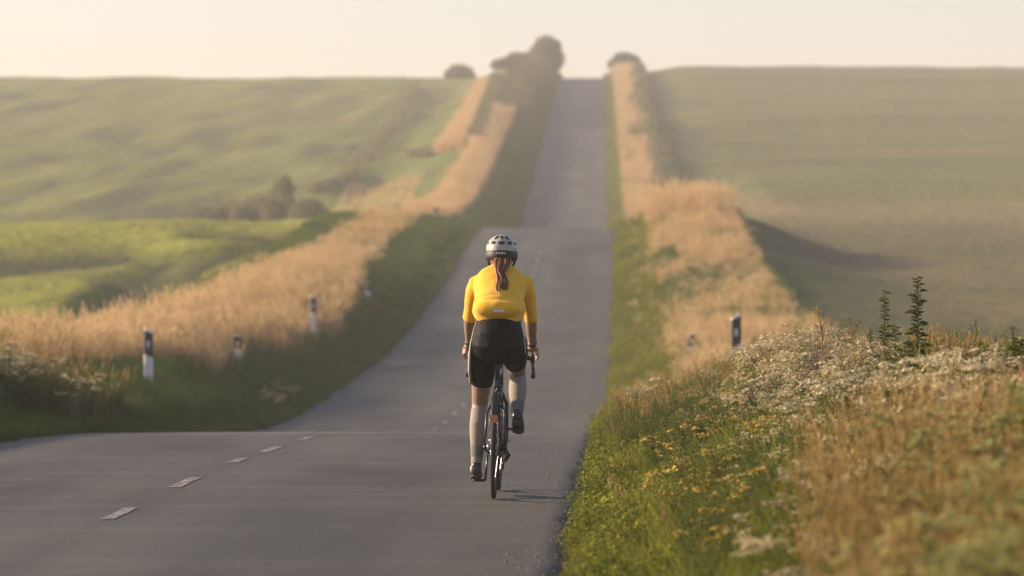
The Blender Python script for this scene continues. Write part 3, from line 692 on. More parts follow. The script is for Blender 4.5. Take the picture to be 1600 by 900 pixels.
def shrub(name, label, cat, X, Y, blobs, n, size, mat_=None, group=None, seed=1, trunks=((0, 0, .06),), sink=.05):
    """X, Y base; blobs relative to the base"""
    rg = np.random.RandomState(seed); z = float(ground(X, Y)) - sink; t = empty(name, (X, Y, z)); tag(t, label, cat, group)
    v, f = leaf_cloud(blobs, n, size, rg); obj("crown", mesh_np("crown", v, [f]), mat_ or G_HEDGE, t)
    mb = MB()
    for (tx, ty, tr) in trunks:
        c = min(blobs, key=lambda b: abs(b[0][0] - tx) + abs(b[0][1] - ty)); top = Vector(c[0])
        mb.loft([(tx, ty, 0), (tx + .1 * (top.x - tx), ty, top.z * .4), (top.x, top.y, top.z)], [tr, tr * .75, tr * .4], 7)
        for k in range(4):
            a = rg.rand() * 6.28; st = Vector((tx, ty, top.z * .45)); en = top + Vector((math.cos(a) * c[1][0] * .6, math.sin(a) * c[1][1] * .6, c[1][2] * .4))
            mb.loft([st, (st + en) / 2 + Vector((0, 0, .1)), en], [tr * .5, tr * .35, tr * .15], 5)
    mb.build("trunk", BARK, t); return t
BARK = simple("bark", (.10, .08, .055), .9, bump=.5, bscale=40)
G_SHRUB = foliage("shrub_leaves", [(.10, .098, .042), (.17, .16, .068), (.26, .235, .10)], .35)
def pxm(px, Y): return (px - 800) * Y / 6000
# big round bush at the top of the road, left
shrub("round_bush", 'tallest round bush on the skyline just left of the road top', 'bush', pxm(853, 470), 470,
      [((0, 0, 2.4), (1.9, 1.8, 2.2)), ((-1.0, 0, 1.5), (1.4, 1.4, 1.5)), ((1.0, .3, 1.9), (1.2, 1.3, 1.8)), ((.3, 0, 3.2), (1.4, 1.4, 1.1))], 16000, .11, seed=2, trunks=((0, 0, .12), (.9, .3, .09)))
shrub("hedge_bush", 'lower wide bush leaning against the tallest round bush on its left', 'bush', pxm(812, 455), 455,
      [((0, 0, .8), (2.1, 2.5, 1.2)), ((-1.6, 0, .5), (1.8, 2, .8)), ((1.4, 0, .8), (1.6, 2, 1.2))], 14000, .11, seed=3)
shrub("skyline_bush", 'small dark dome shaped bush alone on the left skyline', 'bush', pxm(718, 482), 482,
      [((0, 0, .8), (1.7, 1.5, 1.2)), ((.8, 0, .5), (1.2, 1.2, .9)), ((-.9, 0, .5), (1.1, 1.1, .8))], 8000, .10, seed=4)
shrub("hedge_bush", 'rounded bush on the skyline at the right of the road top', 'bush', pxm(976, 476), 476,
      [((0, 0, 1.1), (1.9, 1.8, 1.5)), ((.9, 0, .8), (1.4, 1.5, 1.1))], 9000, .11, seed=5)
# shrubs in the dip of the left field
for i, (px, Yq, bl, lb) in enumerate([
        (440, 228, [((0, 0, 1.5), (.8, .8, 1.3)), ((-.5, 0, .7), (.8, .8, .8)), ((.2, 0, 2.3), (.45, .45, .6))], 'tallest upright shrub in the dip of the left field'),
        (480, 226, [((0, 0, .7), (1.0, 1.0, .9)), ((.7, 0, .4), (.8, .8, .6))], 'low shrub right of the tallest shrub in the left field dip'),
        (400, 230, [((0, 0, .8), (1.2, 1.0, 1.0)), ((-.7, 0, .5), (.9, .9, .7))], 'wide shrub left of the tallest shrub in the left field dip'),
        (325, 232, [((0, 0, .45), (1.9, 1.2, .75)), ((1.4, 0, .6), (1.2, 1.0, .8))], 'long flat shrub furthest left in the left field dip')]):
    shrub("field_shrub", lb, 'shrub', pxm(px, Yq), Yq, bl, 2600, .085, mat_=G_SHRUB, group='shrubs in the dip of the left field', seed=20 + i)
def hedge(name, label, line, h, w, n, size, seed, mat_=None):
    """hedge following a ground polyline [(X, Y)]"""
    rg = np.random.RandomState(seed); P = np.array(line); x0, y0 = P[0]; z0 = float(ground(x0, y0)); t = empty(name, (x0, y0, z0)); tag(t, label, 'hedge')
    blobs = []; seg = np.hypot(*np.diff(P, axis=0).T); L_ = seg.sum(); st = w * .8; m = max(2, int(L_ / st)); cum = np.concatenate([[0], np.cumsum(seg)])
    for k in range(m + 1):
        q = L_ * k / m; x = np.interp(q, cum, P[:, 0]) + rg.normal(0, w * .12); y = np.interp(q, cum, P[:, 1]); hh = h * (.7 + .5 * rg.rand()); z = float(ground(x, y)) - z0
        blobs.append(((x - x0, y - y0, z + hh * .42), (w * (.45 + .2 * rg.rand()), w * .75, hh * .6)))
    vol = len(blobs); rgc = rg
    which = rg.randint(0, vol, n); C = np.array([b[0] for b in blobs])[which]; Rr = np.array([b[1] for b in blobs])[which]
    d = rg.normal(size=(n, 3)); d /= np.linalg.norm(d, axis=1)[:, None]; p = C + d * Rr * (.5 + .55 * rg.rand(n) ** .6)[:, None]
    a = rg.normal(size=(n, 3)); a /= np.linalg.norm(a, axis=1)[:, None]; b = np.cross(a, rg.normal(size=(n, 3))); b /= np.linalg.norm(b, axis=1)[:, None]
    s = size * (.6 + .8 * rg.rand(n))[:, None]; v = np.stack([p - a * s, p + b * s * .6, p + a * s, p - b * s * .6], 1).reshape(-1, 3)
    obj("crown", mesh_np("crown", v, [np.arange(4 * n).reshape(n, 4)]), mat_ or G_HEDGE, t)
    mb = MB()
    for (c, r) in blobs[::2]:
        zb = float(ground(x0 + c[0], y0 + c[1])) - z0 - .05
        mb.loft([(c[0], c[1], zb), (c[0] + .05, c[1], c[2])], [.035, .015], 5)
    mb.build("trunks", BARK, t)['kind'] = 'stuff'; return t
def roadside(side, e, y0, y1, n=12, wob=.2, seed=0):
    rg = np.random.RandomState(seed); Ys = np.linspace(y0, y1, n); return [(float(xc(y_)) + side * (HW + e + rg.normal(0, wob)), float(y_)) for y_ in Ys]
hedge("roadside_hedge", 'long hedge climbing the hill along the right side of the far road', roadside(1, 3.4, 205, 470, 14), 1.35, 1.5, 34000, .11, 31)
hedge("roadside_hedge", 'dark hedge beside the far road on its left near the hill top', roadside(-1, 2.6, 345, 462, 9), 2.4, 2.6, 32000, .12, 32)
hedge("field_hedge", 'dark hedge line between the two orange grass strips on the left hill', [place(*p) for p in [(742, 232), (752, 205), (764, 165), (776, 132)]], 1.5, 1.2, 12000, .11, 33, G_SHRUB)
hedge("field_hedge", 'hedge line running diagonally up the left hill to the skyline', [place(*p) for p in [(548, 272), (575, 240), (600, 212), (622, 180), (646, 138)]], .95, 1.3, 12000, .10, 34, G_SHRUB)
hedge("field_hedge", 'low hedge leading from the field shrubs toward the hill diagonal', [place(*p) for p in [(495, 300), (530, 288), (550, 275)]], .6, .9, 5000, .09, 35, G_SHRUB)
hedge("field_hedge", 'short dark hedge piece on the left hill beside the upper orange strip', [place(*p) for p in [(640, 246), (668, 246)]], .6, .8, 3000, .09, 36, G_SHRUB)

# left hill dry strips off the road
P = np.array([place(*p) for p in [(700, 238), (722, 205), (745, 165), (762, 132)]])
t_ = rs.rand(2600); q = np.interp(t_, np.linspace(0, 1, 4), P[:, 0]); y_ = np.interp(t_, np.linspace(0, 1, 4), P[:, 1])
X = q + rs.uniform(-1.1, 1.1, 2600); scatter("dry_grass", P_dry, pts(X, y_), U(2600, .7, 1.1), 'upper orange grass strip on the left hill below the lone bush', 'tall grass')
P = np.array([place(*p) for p in [(530, 318), (600, 290), (650, 300), (600, 325)]])
X = rs.uniform(P[:, 0].min(), P[:, 0].max(), 1500); y_ = rs.uniform(P[:, 1].min(), P[:, 1].max(), 1500)
scatter("dry_grass", P_dry, pts(X, y_), U(1500, .25, .4), 'faded dry patch in the green left field beyond the shrubs', 'tall grass')

# tall single plants at the right
def tall_plant(label, X, Y, h, seed, w=.10, name="leafy_stalk", n=46, lean=0.0, mat_=None):
    rg = np.random.RandomState(seed); z = float(ground(X, Y)) - .03; t = empty(name, (X, Y, z)); tag(t, label, 'plant')
    mb = MB(); top = Vector((lean, 0, h)); mb.loft([(0, 0, 0), (lean * .2, 0, h * .5), tuple(top)], [.008, .006, .002], 7); mb.build("stem", mat_ or G_LEAF, t)
    V = []; Q = []
    n = int(n * 1.9)
    for j in range(n):
        tt = .10 + .90 * (j / n); a = j * 2.4 + rg.rand(); s = (1.0 - .62 * tt ** 1.5) * (.75 + .5 * rg.rand()); p = Vector((lean * tt * tt, 0, h * tt))
        d = Vector((math.cos(a), math.sin(a), .45))
        s *= rg.choice([.5, .8, 1.0, 1.1]); leaf(V, Q, p, d, w * 1.15 * s, w * .78 * s, droop=.3)
        leaf(V, Q, p + d * w * s * .35, (math.cos(a + .9), math.sin(a + .9), .3), w * .6 * s, w * .35 * s, droop=.2)
        leaf(V, Q, p + d * w * s * .35, (math.cos(a - .9), math.sin(a - .9), .5), w * .6 * s, w * .35 * s, droop=.2)
    obj("leaves", mesh_np("leaves", V, [np.array(Q)]), mat_ or G_LEAF, t); return t
def top_z(py, Y): return CH + (430 - py) * Y / 6000
def plant_at(label, px, py, Y, seed, **k):
    X = pxm(px, Y); return tall_plant(label, X, Y, top_z(py, Y) - float(ground(X, Y)), seed, **k)
plant_at('tallest leafy stalk standing above the right hand grasses', 1434, 424, 23.5, 41, w=.105, n=60)
plant_at('thinner leafy stalk left of the tallest one', 1382, 446, 24.5, 42, w=.085, n=54)
plant_at('short bushy stalk growing close beside the thinner leafy stalk', 1398, 500, 24.2, 43, w=.11, n=40)
plant_at('leafy stalk at the right margin of the view', 1586, 522, 22.0, 44, w=.12, n=44, lean=.03)
plant_at('broad leafy stalk in front of the right margin stalk', 1556, 560, 21.0, 45, w=.12, n=40)
plant_at('half hidden leafy stalk among brown grass near the right margin', 1505, 545, 21.5, 46, w=.1, n=44)
plant_at('narrow grey green stalk just left of the thinner leafy stalk', 1360, 505, 25.0, 47, w=.06, n=40)
def dry_umbel(label, px, py, Y, seed):
    X = pxm(px, Y); z = float(ground(X, Y)); t = empty("dried_umbel", (X, Y, z)); tag(t, label, 'plant'); rg = np.random.RandomState(seed); h = top_z(py, Y) - z
    mb = MB(); mb.loft([(0, 0, 0), (0, 0, h * .5), (.005, 0, h * .86)], [.006, .005, .003], 6)
    V = []; Q = []
    for k in range(5):
        a = k * 1.256 + rg.rand(); e = Vector((math.cos(a) * .045, math.sin(a) * .045, h * (.9 + .1 * rg.rand()))); b = Vector((.005, 0, h * (.72 + .03 * k)))
        mb.loft([b, (b + e) / 2 + Vector((0, 0, .01)), e], [.0025, .002, .0015], 5)
        for j in range(26):
            q = e + Vector((rg.normal(0, .016), rg.normal(0, .016), rg.normal(0, .009))); leaf(V, Q, q, rg.normal(size=3), .012, .008)
    mb.build("stem", G_BROWN, t); obj("seed_heads", mesh_np("seed_heads", V, [np.array(Q)]), G_BROWN, t)['kind'] = 'stuff'
dry_umbel('brown dried umbel rising above the cream flower mound', 1284, 481, 25.5, 51)
dry_umbel('thin dried stalk with one bent seed head between mound and leafy stalks', 1333, 492, 25.5, 52)

# ------------------------------------------------------------------ roadside posts
WHITE = simple("post_white", (.72, .70, .68), .5, var=.12, vscale=9); BLACK = simple("post_black", (.012, .012, .015), .45)
REFL = simple("reflector_grey", (.62, .62, .64), .3)
def post(X, Y, h, rz, label, proto_=None):
    z = float(ground(X, Y)) - .05
    if proto_:
        t = proto_.copy(); COL.objects.link(t)
        for ch in proto_.children:
            c = ch.copy(); COL.objects.link(c); c.parent = t
        t.location = (X, Y, z); t.rotation_euler = (0, 0, rz); t.scale = (1 if X > 0 else -1, 1, h); t['label'] = label; return t
    t = empty("marker_post", (X, Y, z)); t.rotation_euler = (0, 0, rz); t.scale = (-1, 1, h); tag(t, label, 'marker post', 'black and white marker posts along the road')
    # hollow-backed triangular section: front face 12 cm, sloping top falling to one side
    sec = [(-.075, -.014), (-.058, -.034), (.058, -.034), (.075, -.014), (.025, .055), (-.025, .055)]
    def prism(z0l, z0r, z1l, z1r, grow, name, m):
        f0 = lambda x: z0l + (z0r - z0l) * (x + .075) / .15; f1 = lambda x: z1l + (z1r - z1l) * (x + .075) / .15
        vs = [(x * grow, y * grow, f0(x)) for x, y in sec] + [(x * grow, y * grow, f1(x)) for x, y in sec]; n = 6
        mb = MB(); mb.add(vs, [tuple(range(n - 1, -1, -1)), tuple(range(n, 2 * n))] + [(i, (i + 1) % n, n + (i + 1) % n, n + i) for i in range(n)])
        return mb.build(name, m, t, smooth=False)
    prism(0, 0, .975, 1.03, 1, "post_body", WHITE)
    prism(.60, .665, .945, 1.0, 1.03, "black_band", BLACK)
    mb = MB(); mb.box((0, -.0385, .80), (.046, .008, .09)); mb.build("reflector", REFL, t, smooth=False); return t
def post_at(px, py, Y, label, proto_=None, rz=0.0):
    X = pxm(px, Y); z = float(ground(X, Y)) - .05; h = (top_z(py, Y) - z) / 1.02; return post(X, Y, h, rz, label, proto_)
pp = post_at(232, 514, 63, 'nearest black and white marker post on the left verge', None, 0)
post_at(1150, 491, 58, 'marker post on the right bank behind the cream flowers', pp, 0)
post_at(372, 523, 77, 'marker post sunk in orange grass so only its black top shows', pp)
post_at(490, 462, 92, 'third marker post from the left, at the edge of the orange grass', pp)
post_at(574, 440, 109, 'marker post standing in the shaded grass left of the rider', pp)
post_at(681, 323, 162, 'furthest marker post on the second crest left of the road', pp)
post_at(1080, 521, 77, 'partly hidden marker post left of the black-topped right hand post', pp)
#RIDER_BEGIN
# ------------------------------------------------------------------ rider and bicycle (local: x right, y forward, z up, origin under the rear wheel)
RX, RY = pxm(771, 25.0), 25.0
RZ = float(roadz(RX, RY)); SLOPE = (float(roadz(RX, RY + 1)) - RZ)
RIDE = Matrix.Translation((RX, RY, RZ)) @ Matrix.Rotation(-R(1.6), 4, 'Z') @ Matrix.Rotation(math.atan(SLOPE), 4, 'X') @ Matrix.Rotation(R(1.3), 4, 'Y')
CARBON = simple("frame_black", (.018, .018, .02), .35, spec=.5); RUBBER = simple("tyre_rubber", (.022, .021, .02), .85, bump=.3, bscale=300)
ALU = simple("alloy_grey", (.32, .32, .33), .35, .8); TAPE = simple("bar_tape", (.02, .02, .02), .8, bump=.4, bscale=150)
ORANGE = simple("orange_reflector", (.62, .20, .05), .4); CHAINM = simple("chain_steel", (.10, .095, .09), .45, .8)
bike = empty("bicycle"); bike.matrix_world = RIDE; tag(bike, 'black road bicycle with drop bars ridden along the right lane', 'bicycle')
WR = .338; HUB = Vector((0, 0, WR + .002)); FH = Vector((0, .985, WR + .002)); BB = Vector((0, .41, .272)); ST = Vector((0, .245, .80)); HT1 = Vector((0, .80, .86)); HT0 = Vector((0, .842, .71))
def wheel(c, rear):
    mb = MB(); mb.ring(c, WR - .014, .014, 'x', 72, 10, ry=.0165); w = mb.build("tyre", RUBBER, bike)
    w.name = "wheel"; w.data.name = "tyre"
    mb = MB(); mb.ring(c, WR - .036, .013, 'x', 64, 8, ry=.011); mb.build("rim", CARBON, w)
    mb = MB(); mb.loft([c + Vector((-.05, 0, 0)), c + Vector((-.03, 0, 0)), c + Vector((0, 0, 0)), c + Vector((.03, 0, 0)), c + Vector((.05, 0, 0))], [.022, .024, .013, .024, .022], 12, side=(0, 1, 0))
    mb.loft([c + Vector((-.072, 0, 0)), c + Vector((.072, 0, 0))], [.007, .007], 8, side=(0, 1, 0)); mb.build("hub", ALU, w)
    mb = MB()
    for k in range(24):
        a = k * math.pi / 12; s = .028 if k % 2 else -.028; a2 = a + (.5 if (k // 2) % 2 else -.5)
        mb.loft([c + Vector((s, math.cos(a2) * .022, math.sin(a2) * .022)), c + Vector((0, math.cos(a) * (WR - .045), math.sin(a) * (WR - .045)))], [.0012, .0012], 4)
    mb.build("spokes", ALU, w, smooth=False)['kind'] = 'stuff'
    return w
wheel(HUB, True); fw = wheel(FH, False)
def tube(name, P, r, m=None, par=None, n=12, side=(1, 0, 0)):
    mb = MB(); mb.loft(P, r, n, side); return mb.build(name, m or CARBON, par or bike)
fr = MB()
fr.loft([BB, ST], [.018, .016], 12); fr.loft([BB + Vector((0, .01, 0)), HT0 + Vector((0, -.01, .01))], [.024, .020], 12); fr.loft([ST + Vector((0, 0, -.03)), HT1 + Vector((0, 0, -.03))], [.015, .017], 12)
fr.loft([HT0 + Vector((0, .008, -.02)), HT1], [.023, .022], 12)
for s in (-1, 1):
    fr.loft([HUB + Vector((s * .064, 0, .01)), HUB + Vector((s * .058, .09, .22)), Vector((s * .030, .20, .62)), ST + Vector((s * .010, -.01, -.07))], [.009, .0085, .009, .009], 8)
    fr.loft([HUB + Vector((s * .064, 0, 0)), HUB + Vector((s * .058, .18, -.03)), BB + Vector((s * .028, -.03, 0))], [.010, .011, .012], 8)
    fr.box(HUB + Vector((s * .066, 0, 0)), (.006, .03, .035))
fr.loft([BB + Vector((-.038, 0, 0)), BB + Vector((.038, 0, 0))], [.023, .023], 14, side=(0, 1, 0)); fr.loft([Vector((-.03, .195, .60)), Vector((.03, .195, .60))], [.007, .007], 8, side=(0, 1, 0))
frame = fr.build("frame", CARBON, bike)
mb = MB()
mb.loft([HT0 + Vector((0, .008, -.02)), HT0 + Vector((0, .02, -.05))], [.022, .024], 10)
for s in (-1, 1): mb.loft([HT0 + Vector((s * .012, .02, -.04)), HT0 + Vector((s * .045, .04, -.11)), FH + Vector((s * .052, 0, 0))], [.014, .013, .009], 8)
mb.build("fork", CARBON, bike)
tube("seatpost", [ST + Vector((0, 0, -.02)), ST + Vector((0, -.035, .105))], [.0136, .0136])
mb = MB(); sd = [((0, .115, .925), (.045, .012)), ((0, .125, .930), (.064, .020)), ((0, .17, .932), (.069, .024)), ((0, .23, .930), (.055, .022)), ((0, .30, .926), (.028, .020)), ((0, .37, .922), (.018, .016)), ((0, .385, .920), (.010, .008))]
mb.loft([a for a, b in sd], [b for a, b in sd], 16, pw=2.4); sad = mb.build("saddle", simple("saddle_black", (.02, .02, .022), .5), bike)
mb = MB()
for s in (-1, 1): mb.loft([(s * .02, .14, .912), (s * .022, .19, .90), (s * .02, .30, .91)], [.0035] * 3, 6)
mb.build("saddle_rail", ALU, sad)
# seat clamp light housing, mudguard and reflector
mb = MB(); mb.ring(HUB + Vector((0, 0, 0)), WR + .018, .003, 'x', 26, 8, a0=60, a1=146, ry=.021); mg = mb.build("mudguard", CARBON, bike)
a_ = R(147); rp = HUB + Vector((0, math.cos(a_) * (WR + .022), math.sin(a_) * (WR + .022)))
mb = MB(); mb.box(rp + Vector((0, -.006, 0)), (.050, .010, .048)); rf = mb.build("reflector", ORANGE, mg, smooth=False)
mb = MB()
for s in (-1, 1): mb.loft([HUB + Vector((s * .060, 0, .02)), rp + Vector((s * .020, .02, .02))], [.0022, .0022], 6)
mb.build("mudguard_stay", ALU, mg)
# handlebar
HB = Vector((0, .885, .905)); tube("stem", [HT1 + Vector((0, .0, .02)), HT1 + Vector((0, .0, .035)), HB], [.018, .018, .016])
mb = MB(); half_ = []
for s in (-1, 1):
    P = [HB, HB + Vector((s * .10, 0, .003)), HB + Vector((s * .185, .005, .0)), HB + Vector((s * .208, .05, -.006)), HB + Vector((s * .212, .09, -.035)), HB + Vector((s * .215, .085, -.085)), HB + Vector((s * .219, .045, -.118)), HB + Vector((s * .221, -.02, -.124))]
    mb.loft(P, [.0155] * len(P), 10, side=(0, .3, 1))
hb = mb.build("handlebar", TAPE, bike)
for s in (-1, 1):
    b0 = HB + Vector((s * .210, .07, -.005))
    mb = MB(); mb.loft([b0 + Vector((0, -.03, .002)), b0 + Vector((0, .02, .012)), b0 + Vector((0, .055, .03)), b0 + Vector((0, .068, .048))], [(.017, .02), (.017, .023), (.015, .019), (.009, .011)], 10); h_ = mb.build("brake_hood", simple("hood_rubber", (.02, .02, .02), .7), bike)
    mb = MB(); mb.loft([b0 + Vector((0, .055, .012)), b0 + Vector((s * .006, .07, -.04)), b0 + Vector((s * .012, .055, -.10)), b0 + Vector((s * .014, .04, -.125))], [(.006, .009), (.007, .009), (.009, .006), (.006, .004)], 8); mb.build("brake_lever", CARBON, h_)
# drivetrain
mb = MB(); mb.ring(BB + Vector((.044, 0, 0)), .093, .006, 'x', 44, 6, ry=.003); mb.ring(BB + Vector((.038, 0, 0)), .070, .005, 'x', 36, 6, ry=.003)
for k in range(4):
    a = k * math.pi / 2 + .5; mb.loft([BB + Vector((.042, 0, 0)), BB + Vector((.044, math.cos(a) * .09, math.sin(a) * .09))], [.008, .006], 6)
cr = mb.build("crankset", ALU, bike)
for s, ang in ((1, 92), (-1, 272)):
    d = Vector((0, math.cos(R(ang)), math.sin(R(ang)))) * .172; e = BB + d
    mb = MB(); mb.loft([BB + Vector((s * .058, 0, 0)), BB + Vector((s * .064, 0, 0)) + d * .5, e + Vector((s * .070, 0, 0))], [(.008, .015), (.007, .011), (.007, .011)], 8); mb.build("crank_arm", CARBON, cr)
    mb = MB(); mb.box(e + Vector((s * .125, 0, 0)), (.062, .085, .016)); mb.loft([e + Vector((s * .07, 0, 0)), e + Vector((s * .15, 0, 0))], [.009, .008], 8, side=(0, 1, 0)); mb.build("pedal", CARBON, cr)
mb = MB()
for k in range(9): mb.ring(HUB + Vector((.022 + k * .0038, 0, 0)), .050 - k * .003, .003, 'x', 28, 6, ry=.0012)
mb.loft([HUB + Vector((.02, 0, 0)), HUB + Vector((.056, 0, 0))], [.036, .024], 20, side=(0, 1, 0)); mb.build("cassette", CHAINM, bike)
mb = MB(); cx_ = .044
mb.loft([HUB + Vector((cx_, 0, .045)), BB + Vector((cx_, 0, .094))], [(.003, .005)] * 2, 6); mb.loft([HUB + Vector((cx_, -.01, -.13)), BB + Vector((cx_, 0, -.094))], [(.003, .005)] * 2, 6)
mb.build("chain", CHAINM, bike)
mb = MB(); mb.loft([HUB + Vector((.070, .0, -.01)), HUB + Vector((.088, -.02, -.05)), HUB + Vector((.070, .0, -.085))], [.013, .019, .014], 10); mb.loft([HUB + Vector((.060, .01, -.075)), HUB + Vector((.055, -.005, -.14))], [(.010, .014), (.008, .012)], 8)
mb.ring(HUB + Vector((.050, .01, -.075)), .020, .004, 'x', 16, 6); mb.ring(HUB + Vector((.050, -.01, -.135)), .020, .004, 'x', 16, 6); mb.build("derailleur", CARBON, bike)
mb = MB(); mb.loft([Vector((-.028, .17, .62)), Vector((-.03, .15, .66)), Vector((0, .16, .715)), Vector((.03, .15, .66)), Vector((.028, .17, .62))], [.008, .010, .011, .010, .008], 8); mb.build("brake_caliper", CARBON, bike)
tube("bottle_cage", [BB + Vector((0, .08, .09)), BB + Vector((0, .20, .24))], [.036, .036], simple("bottle_dark", (.03, .03, .035), .4))
# ---- the rider
SKIN = simple("skin", (.29, .18, .12), .5, var=.12, vscale=9, spec=.4); HAIRM, nt_, b_ = mat("brown_hair"); b_.inputs["Roughness"].default_value = .45
g_ = nt_.nodes.new("ShaderNodeNewGeometry"); r_ = nt_.nodes.new("ShaderNodeValToRGB"); r_.color_ramp.elements[0].color = (.04, .017, .008, 1); r_.color_ramp.elements[1].color = (.46, .20, .075, 1)
nt_.links.new(g_.outputs["Random Per Island"], r_.inputs[0]); nt_.links.new(r_.outputs[0], b_.inputs["Base Color"])
JERSEY = simple("yellow_jersey_knit", (.80, .43, .018), .8, bump=.25, bscale=900, spec=.2, var=.06, vscale=12); JERSEY.node_tree.nodes["Principled BSDF"].inputs["Sheen Weight"].default_value = .2
SHORTS = simple("black_lycra", (.005, .005, .006), .65, spec=.12); SIDE_STRIP = simple("beige_side_strip", (.36, .33, .27), .7)
SOCK = simple("pale_sock", (.27, .225, .175), .85, bump=.3, bscale=500); SHOE = simple("shoe_black", (.022, .02, .02), .4); SOLE = simple("shoe_sole", (.07, .05, .035), .6)
man = empty("person"); man.matrix_world = RIDE; tag(man, 'cyclist seen from behind in yellow jersey, black shorts and white vented helmet', 'person')
V3 = Vector
hip = {-1: V3((-.088, .27, 1.00)), 1: V3((.088, .27, 1.00))}; knee = {-1: V3((-.118, .44, .605)), 1: V3((.125, .645, .80))}
ank = {-1: V3((-.128, .335, .215)), 1: V3((.132, .375, .535))}; toe = {-1: V3((-.135, .56, .12)), 1: V3((.14, .53, .435))}; heel = {-1: V3((-.130, .285, .165)), 1: V3((.134, .315, .525))}
sho = {-1: V3((-.165, .475, 1.385)), 1: V3((.170, .475, 1.39))}; elb = {-1: V3((-.205, .60, 1.165)), 1: V3((.205, .60, 1.165))}; wri = {-1: V3((-.212, .80, .985)), 1: V3((.212, .80, .985))}
def lerp(a, b, t): return a + (b - a) * t
body = MB()
# trunk of the body, hips to neck, then head
body.loft([(0, .22, .93), (0, .235, 1.0), (0, .265, 1.08), (0, .31, 1.17), (0, .365, 1.26), (0, .425, 1.35), (0, .46, 1.42), (0, .48, 1.47), (0, .495, 1.50)],
          [(.12, .10), (.165, .125), (.150, .11), (.125, .095), (.135, .10), (.160, .105), (.168, .085), (.11, .065), (.06, .055)], 20)
body.loft([(0, .485, 1.46), (0, .515, 1.52), (0, .545, 1.54)], [.060, .054, .054], 14)
body.ellipsoid((0, .560, 1.605), (.073, .094, .105), 20, 14)
body.ellipsoid((0, .612, 1.545), (.050, .050, .045)); body.ellipsoid((0, .655, 1.58), (.013, .02, .02)); body.ellipsoid((0, .640, 1.605), (.012, .02, .03))
for s in (-1, 1): body.ellipsoid((s * .076, .55, 1.575), (.010, .020, .030))
for s in (-1, 1):
    K, A, H = knee[s], ank[s], hip[s]
    body.loft([H, lerp(H, K, .3), lerp(H, K, .7), lerp(H, K, .92), K], [.092, .085, .066, .056, .054], 16)
    back = V3((0, -.02, -.01))
    body.loft([K, lerp(K, A, .15), lerp(K, A, .33) + back, lerp(K, A, .52) + back * .6, lerp(K, A, .75), lerp(K, A, .92), A], [.053, .053, .058, .053, .040, .034, .034], 16)
    hd = (toe[s] - heel[s]).normalized()
    body.loft([heel[s], lerp(heel[s], toe[s], .25) + V3((0, 0, .012)), lerp(heel[s], toe[s], .7), toe[s]], [.026, .032, .03, .018], 12)
    body.loft([A, lerp(A, lerp(heel[s], toe[s], .2), .8)], [.034, .034], 10)
    S_, E, W_ = sho[s], elb[s], wri[s]
    body.loft([S_ + V3((-s * .05, -.005, .01)), S_, lerp(S_, E, .25), lerp(S_, E, .6), lerp(S_, E, .9), E], [.052, .055, .046, .040, .036, .036], 14)
    body.loft([E, lerp(E, W_, .15), lerp(E, W_, .35), lerp(E, W_, .7), lerp(E, W_, .95), W_], [.036, .039, .037, .029, .023, .024], 14)
    # hand resting on the hood: palm, four fingers curled over it, thumb on the inner side
    d = V3((s * .01, .80, -.35)).normalized(); up = V3((0, .35, .80)).normalized(); outw = V3((s, 0, 0))
    P0 = W_; P1 = W_ + V3((s * .008, .065, -.028))
    body.loft([P0, lerp(P0, P1, .5), P1], [(.026, .020), (.036, .019), (.038, .016)], 12)
    for k in range(4):
        f0 = P1 + outw * (.010 - 0) + V3((s * .010, -.006 + .0 * k, .012 - .012 * k)) + V3((0, .012 - .016 * k, 0))
        ln = (.95, 1.0, .95, .8)[k]
        f1 = f0 + V3((s * .014, .030, -.014)) * ln; f2 = f1 + V3((-s * .006, .012, -.028)) * ln; f3 = f2 + V3((-s * .020, -.004, -.014)) * ln
        body.loft([f0 + V3((-s * .008, -.02, 0)), f0, f1, f2, f3], [.0095, .0095, .009, .0085, .007], 8)
    t0 = lerp(P0, P1, .35) + V3((-s * .022, 0, -.002)); body.loft([t0, t0 + V3((-s * .020, .022, -.008)), t0 + V3((-s * .022, .046, -.024))], [.012, .0105, .008], 8)
body.build("body", SKIN, man, remesh=.0055, relax=3)
EYE = simple("eye_dark", (.03, .02, .015), .2); LIP = simple("lip", (.42, .16, .13), .5)
for s in (-1, 1): mb = MB(); mb.ellipsoid((s * .030, .643, 1.610), (.011, .008, .007)); mb.build("eye", EYE, man)
mb = MB(); mb.ellipsoid((0, .655, 1.548), (.022, .008, .007)); mb.build("mouth", LIP, man)
# jersey
J = MB()
J.loft([(0, .25, 1.185), (0, .238, 1.192), (0, .236, 1.212), (0, .265, 1.255), (0, .315, 1.29), (0, .37, 1.34), (0, .425, 1.395), (0, .455, 1.435), (0, .475, 1.475), (0, .49, 1.505), (0, .498, 1.52)],
       [(.150, .09), (.168, .118), (.176, .134), (.174, .128), (.160, .118), (.168, .120), (.178, .112), (.172, .098), (.140, .082), (.092, .068), (.060, .058)], 28, pw=2.15)
for s in (-1, 1):
    S_, E = sho[s], elb[s]
    J.loft([S_ + V3((-s * .08, -.01, .042)), S_ + V3((-s * .01, 0, .005)), lerp(S_, E, .2), lerp(S_, E, .55), lerp(S_, E, .9), lerp(S_, E, 1.02)], [.062, .070, .061, .052, .047, .049], 16)
J.ellipsoid((-.004, .158, 1.240), (.160, .086, .066), 22, 12); J.ellipsoid((-.02, .185, 1.285), (.11, .06, .05), 18, 10)
jer = J.build("jersey", JERSEY, man, remesh=.0065, relax=9, disp=.012, dscale=.11)
mb = MB(); mb.box((.004, .070, 1.228), (.078, .006, .022)); tg_ = mb.build("reflective_tag", simple("tag_grey", (.45, .45, .42), .3), jer, smooth=False)
mb = MB()
for k in range(3): mb.box((-.018 + k * .022, .0665, 1.228), (.014, .002, .009))
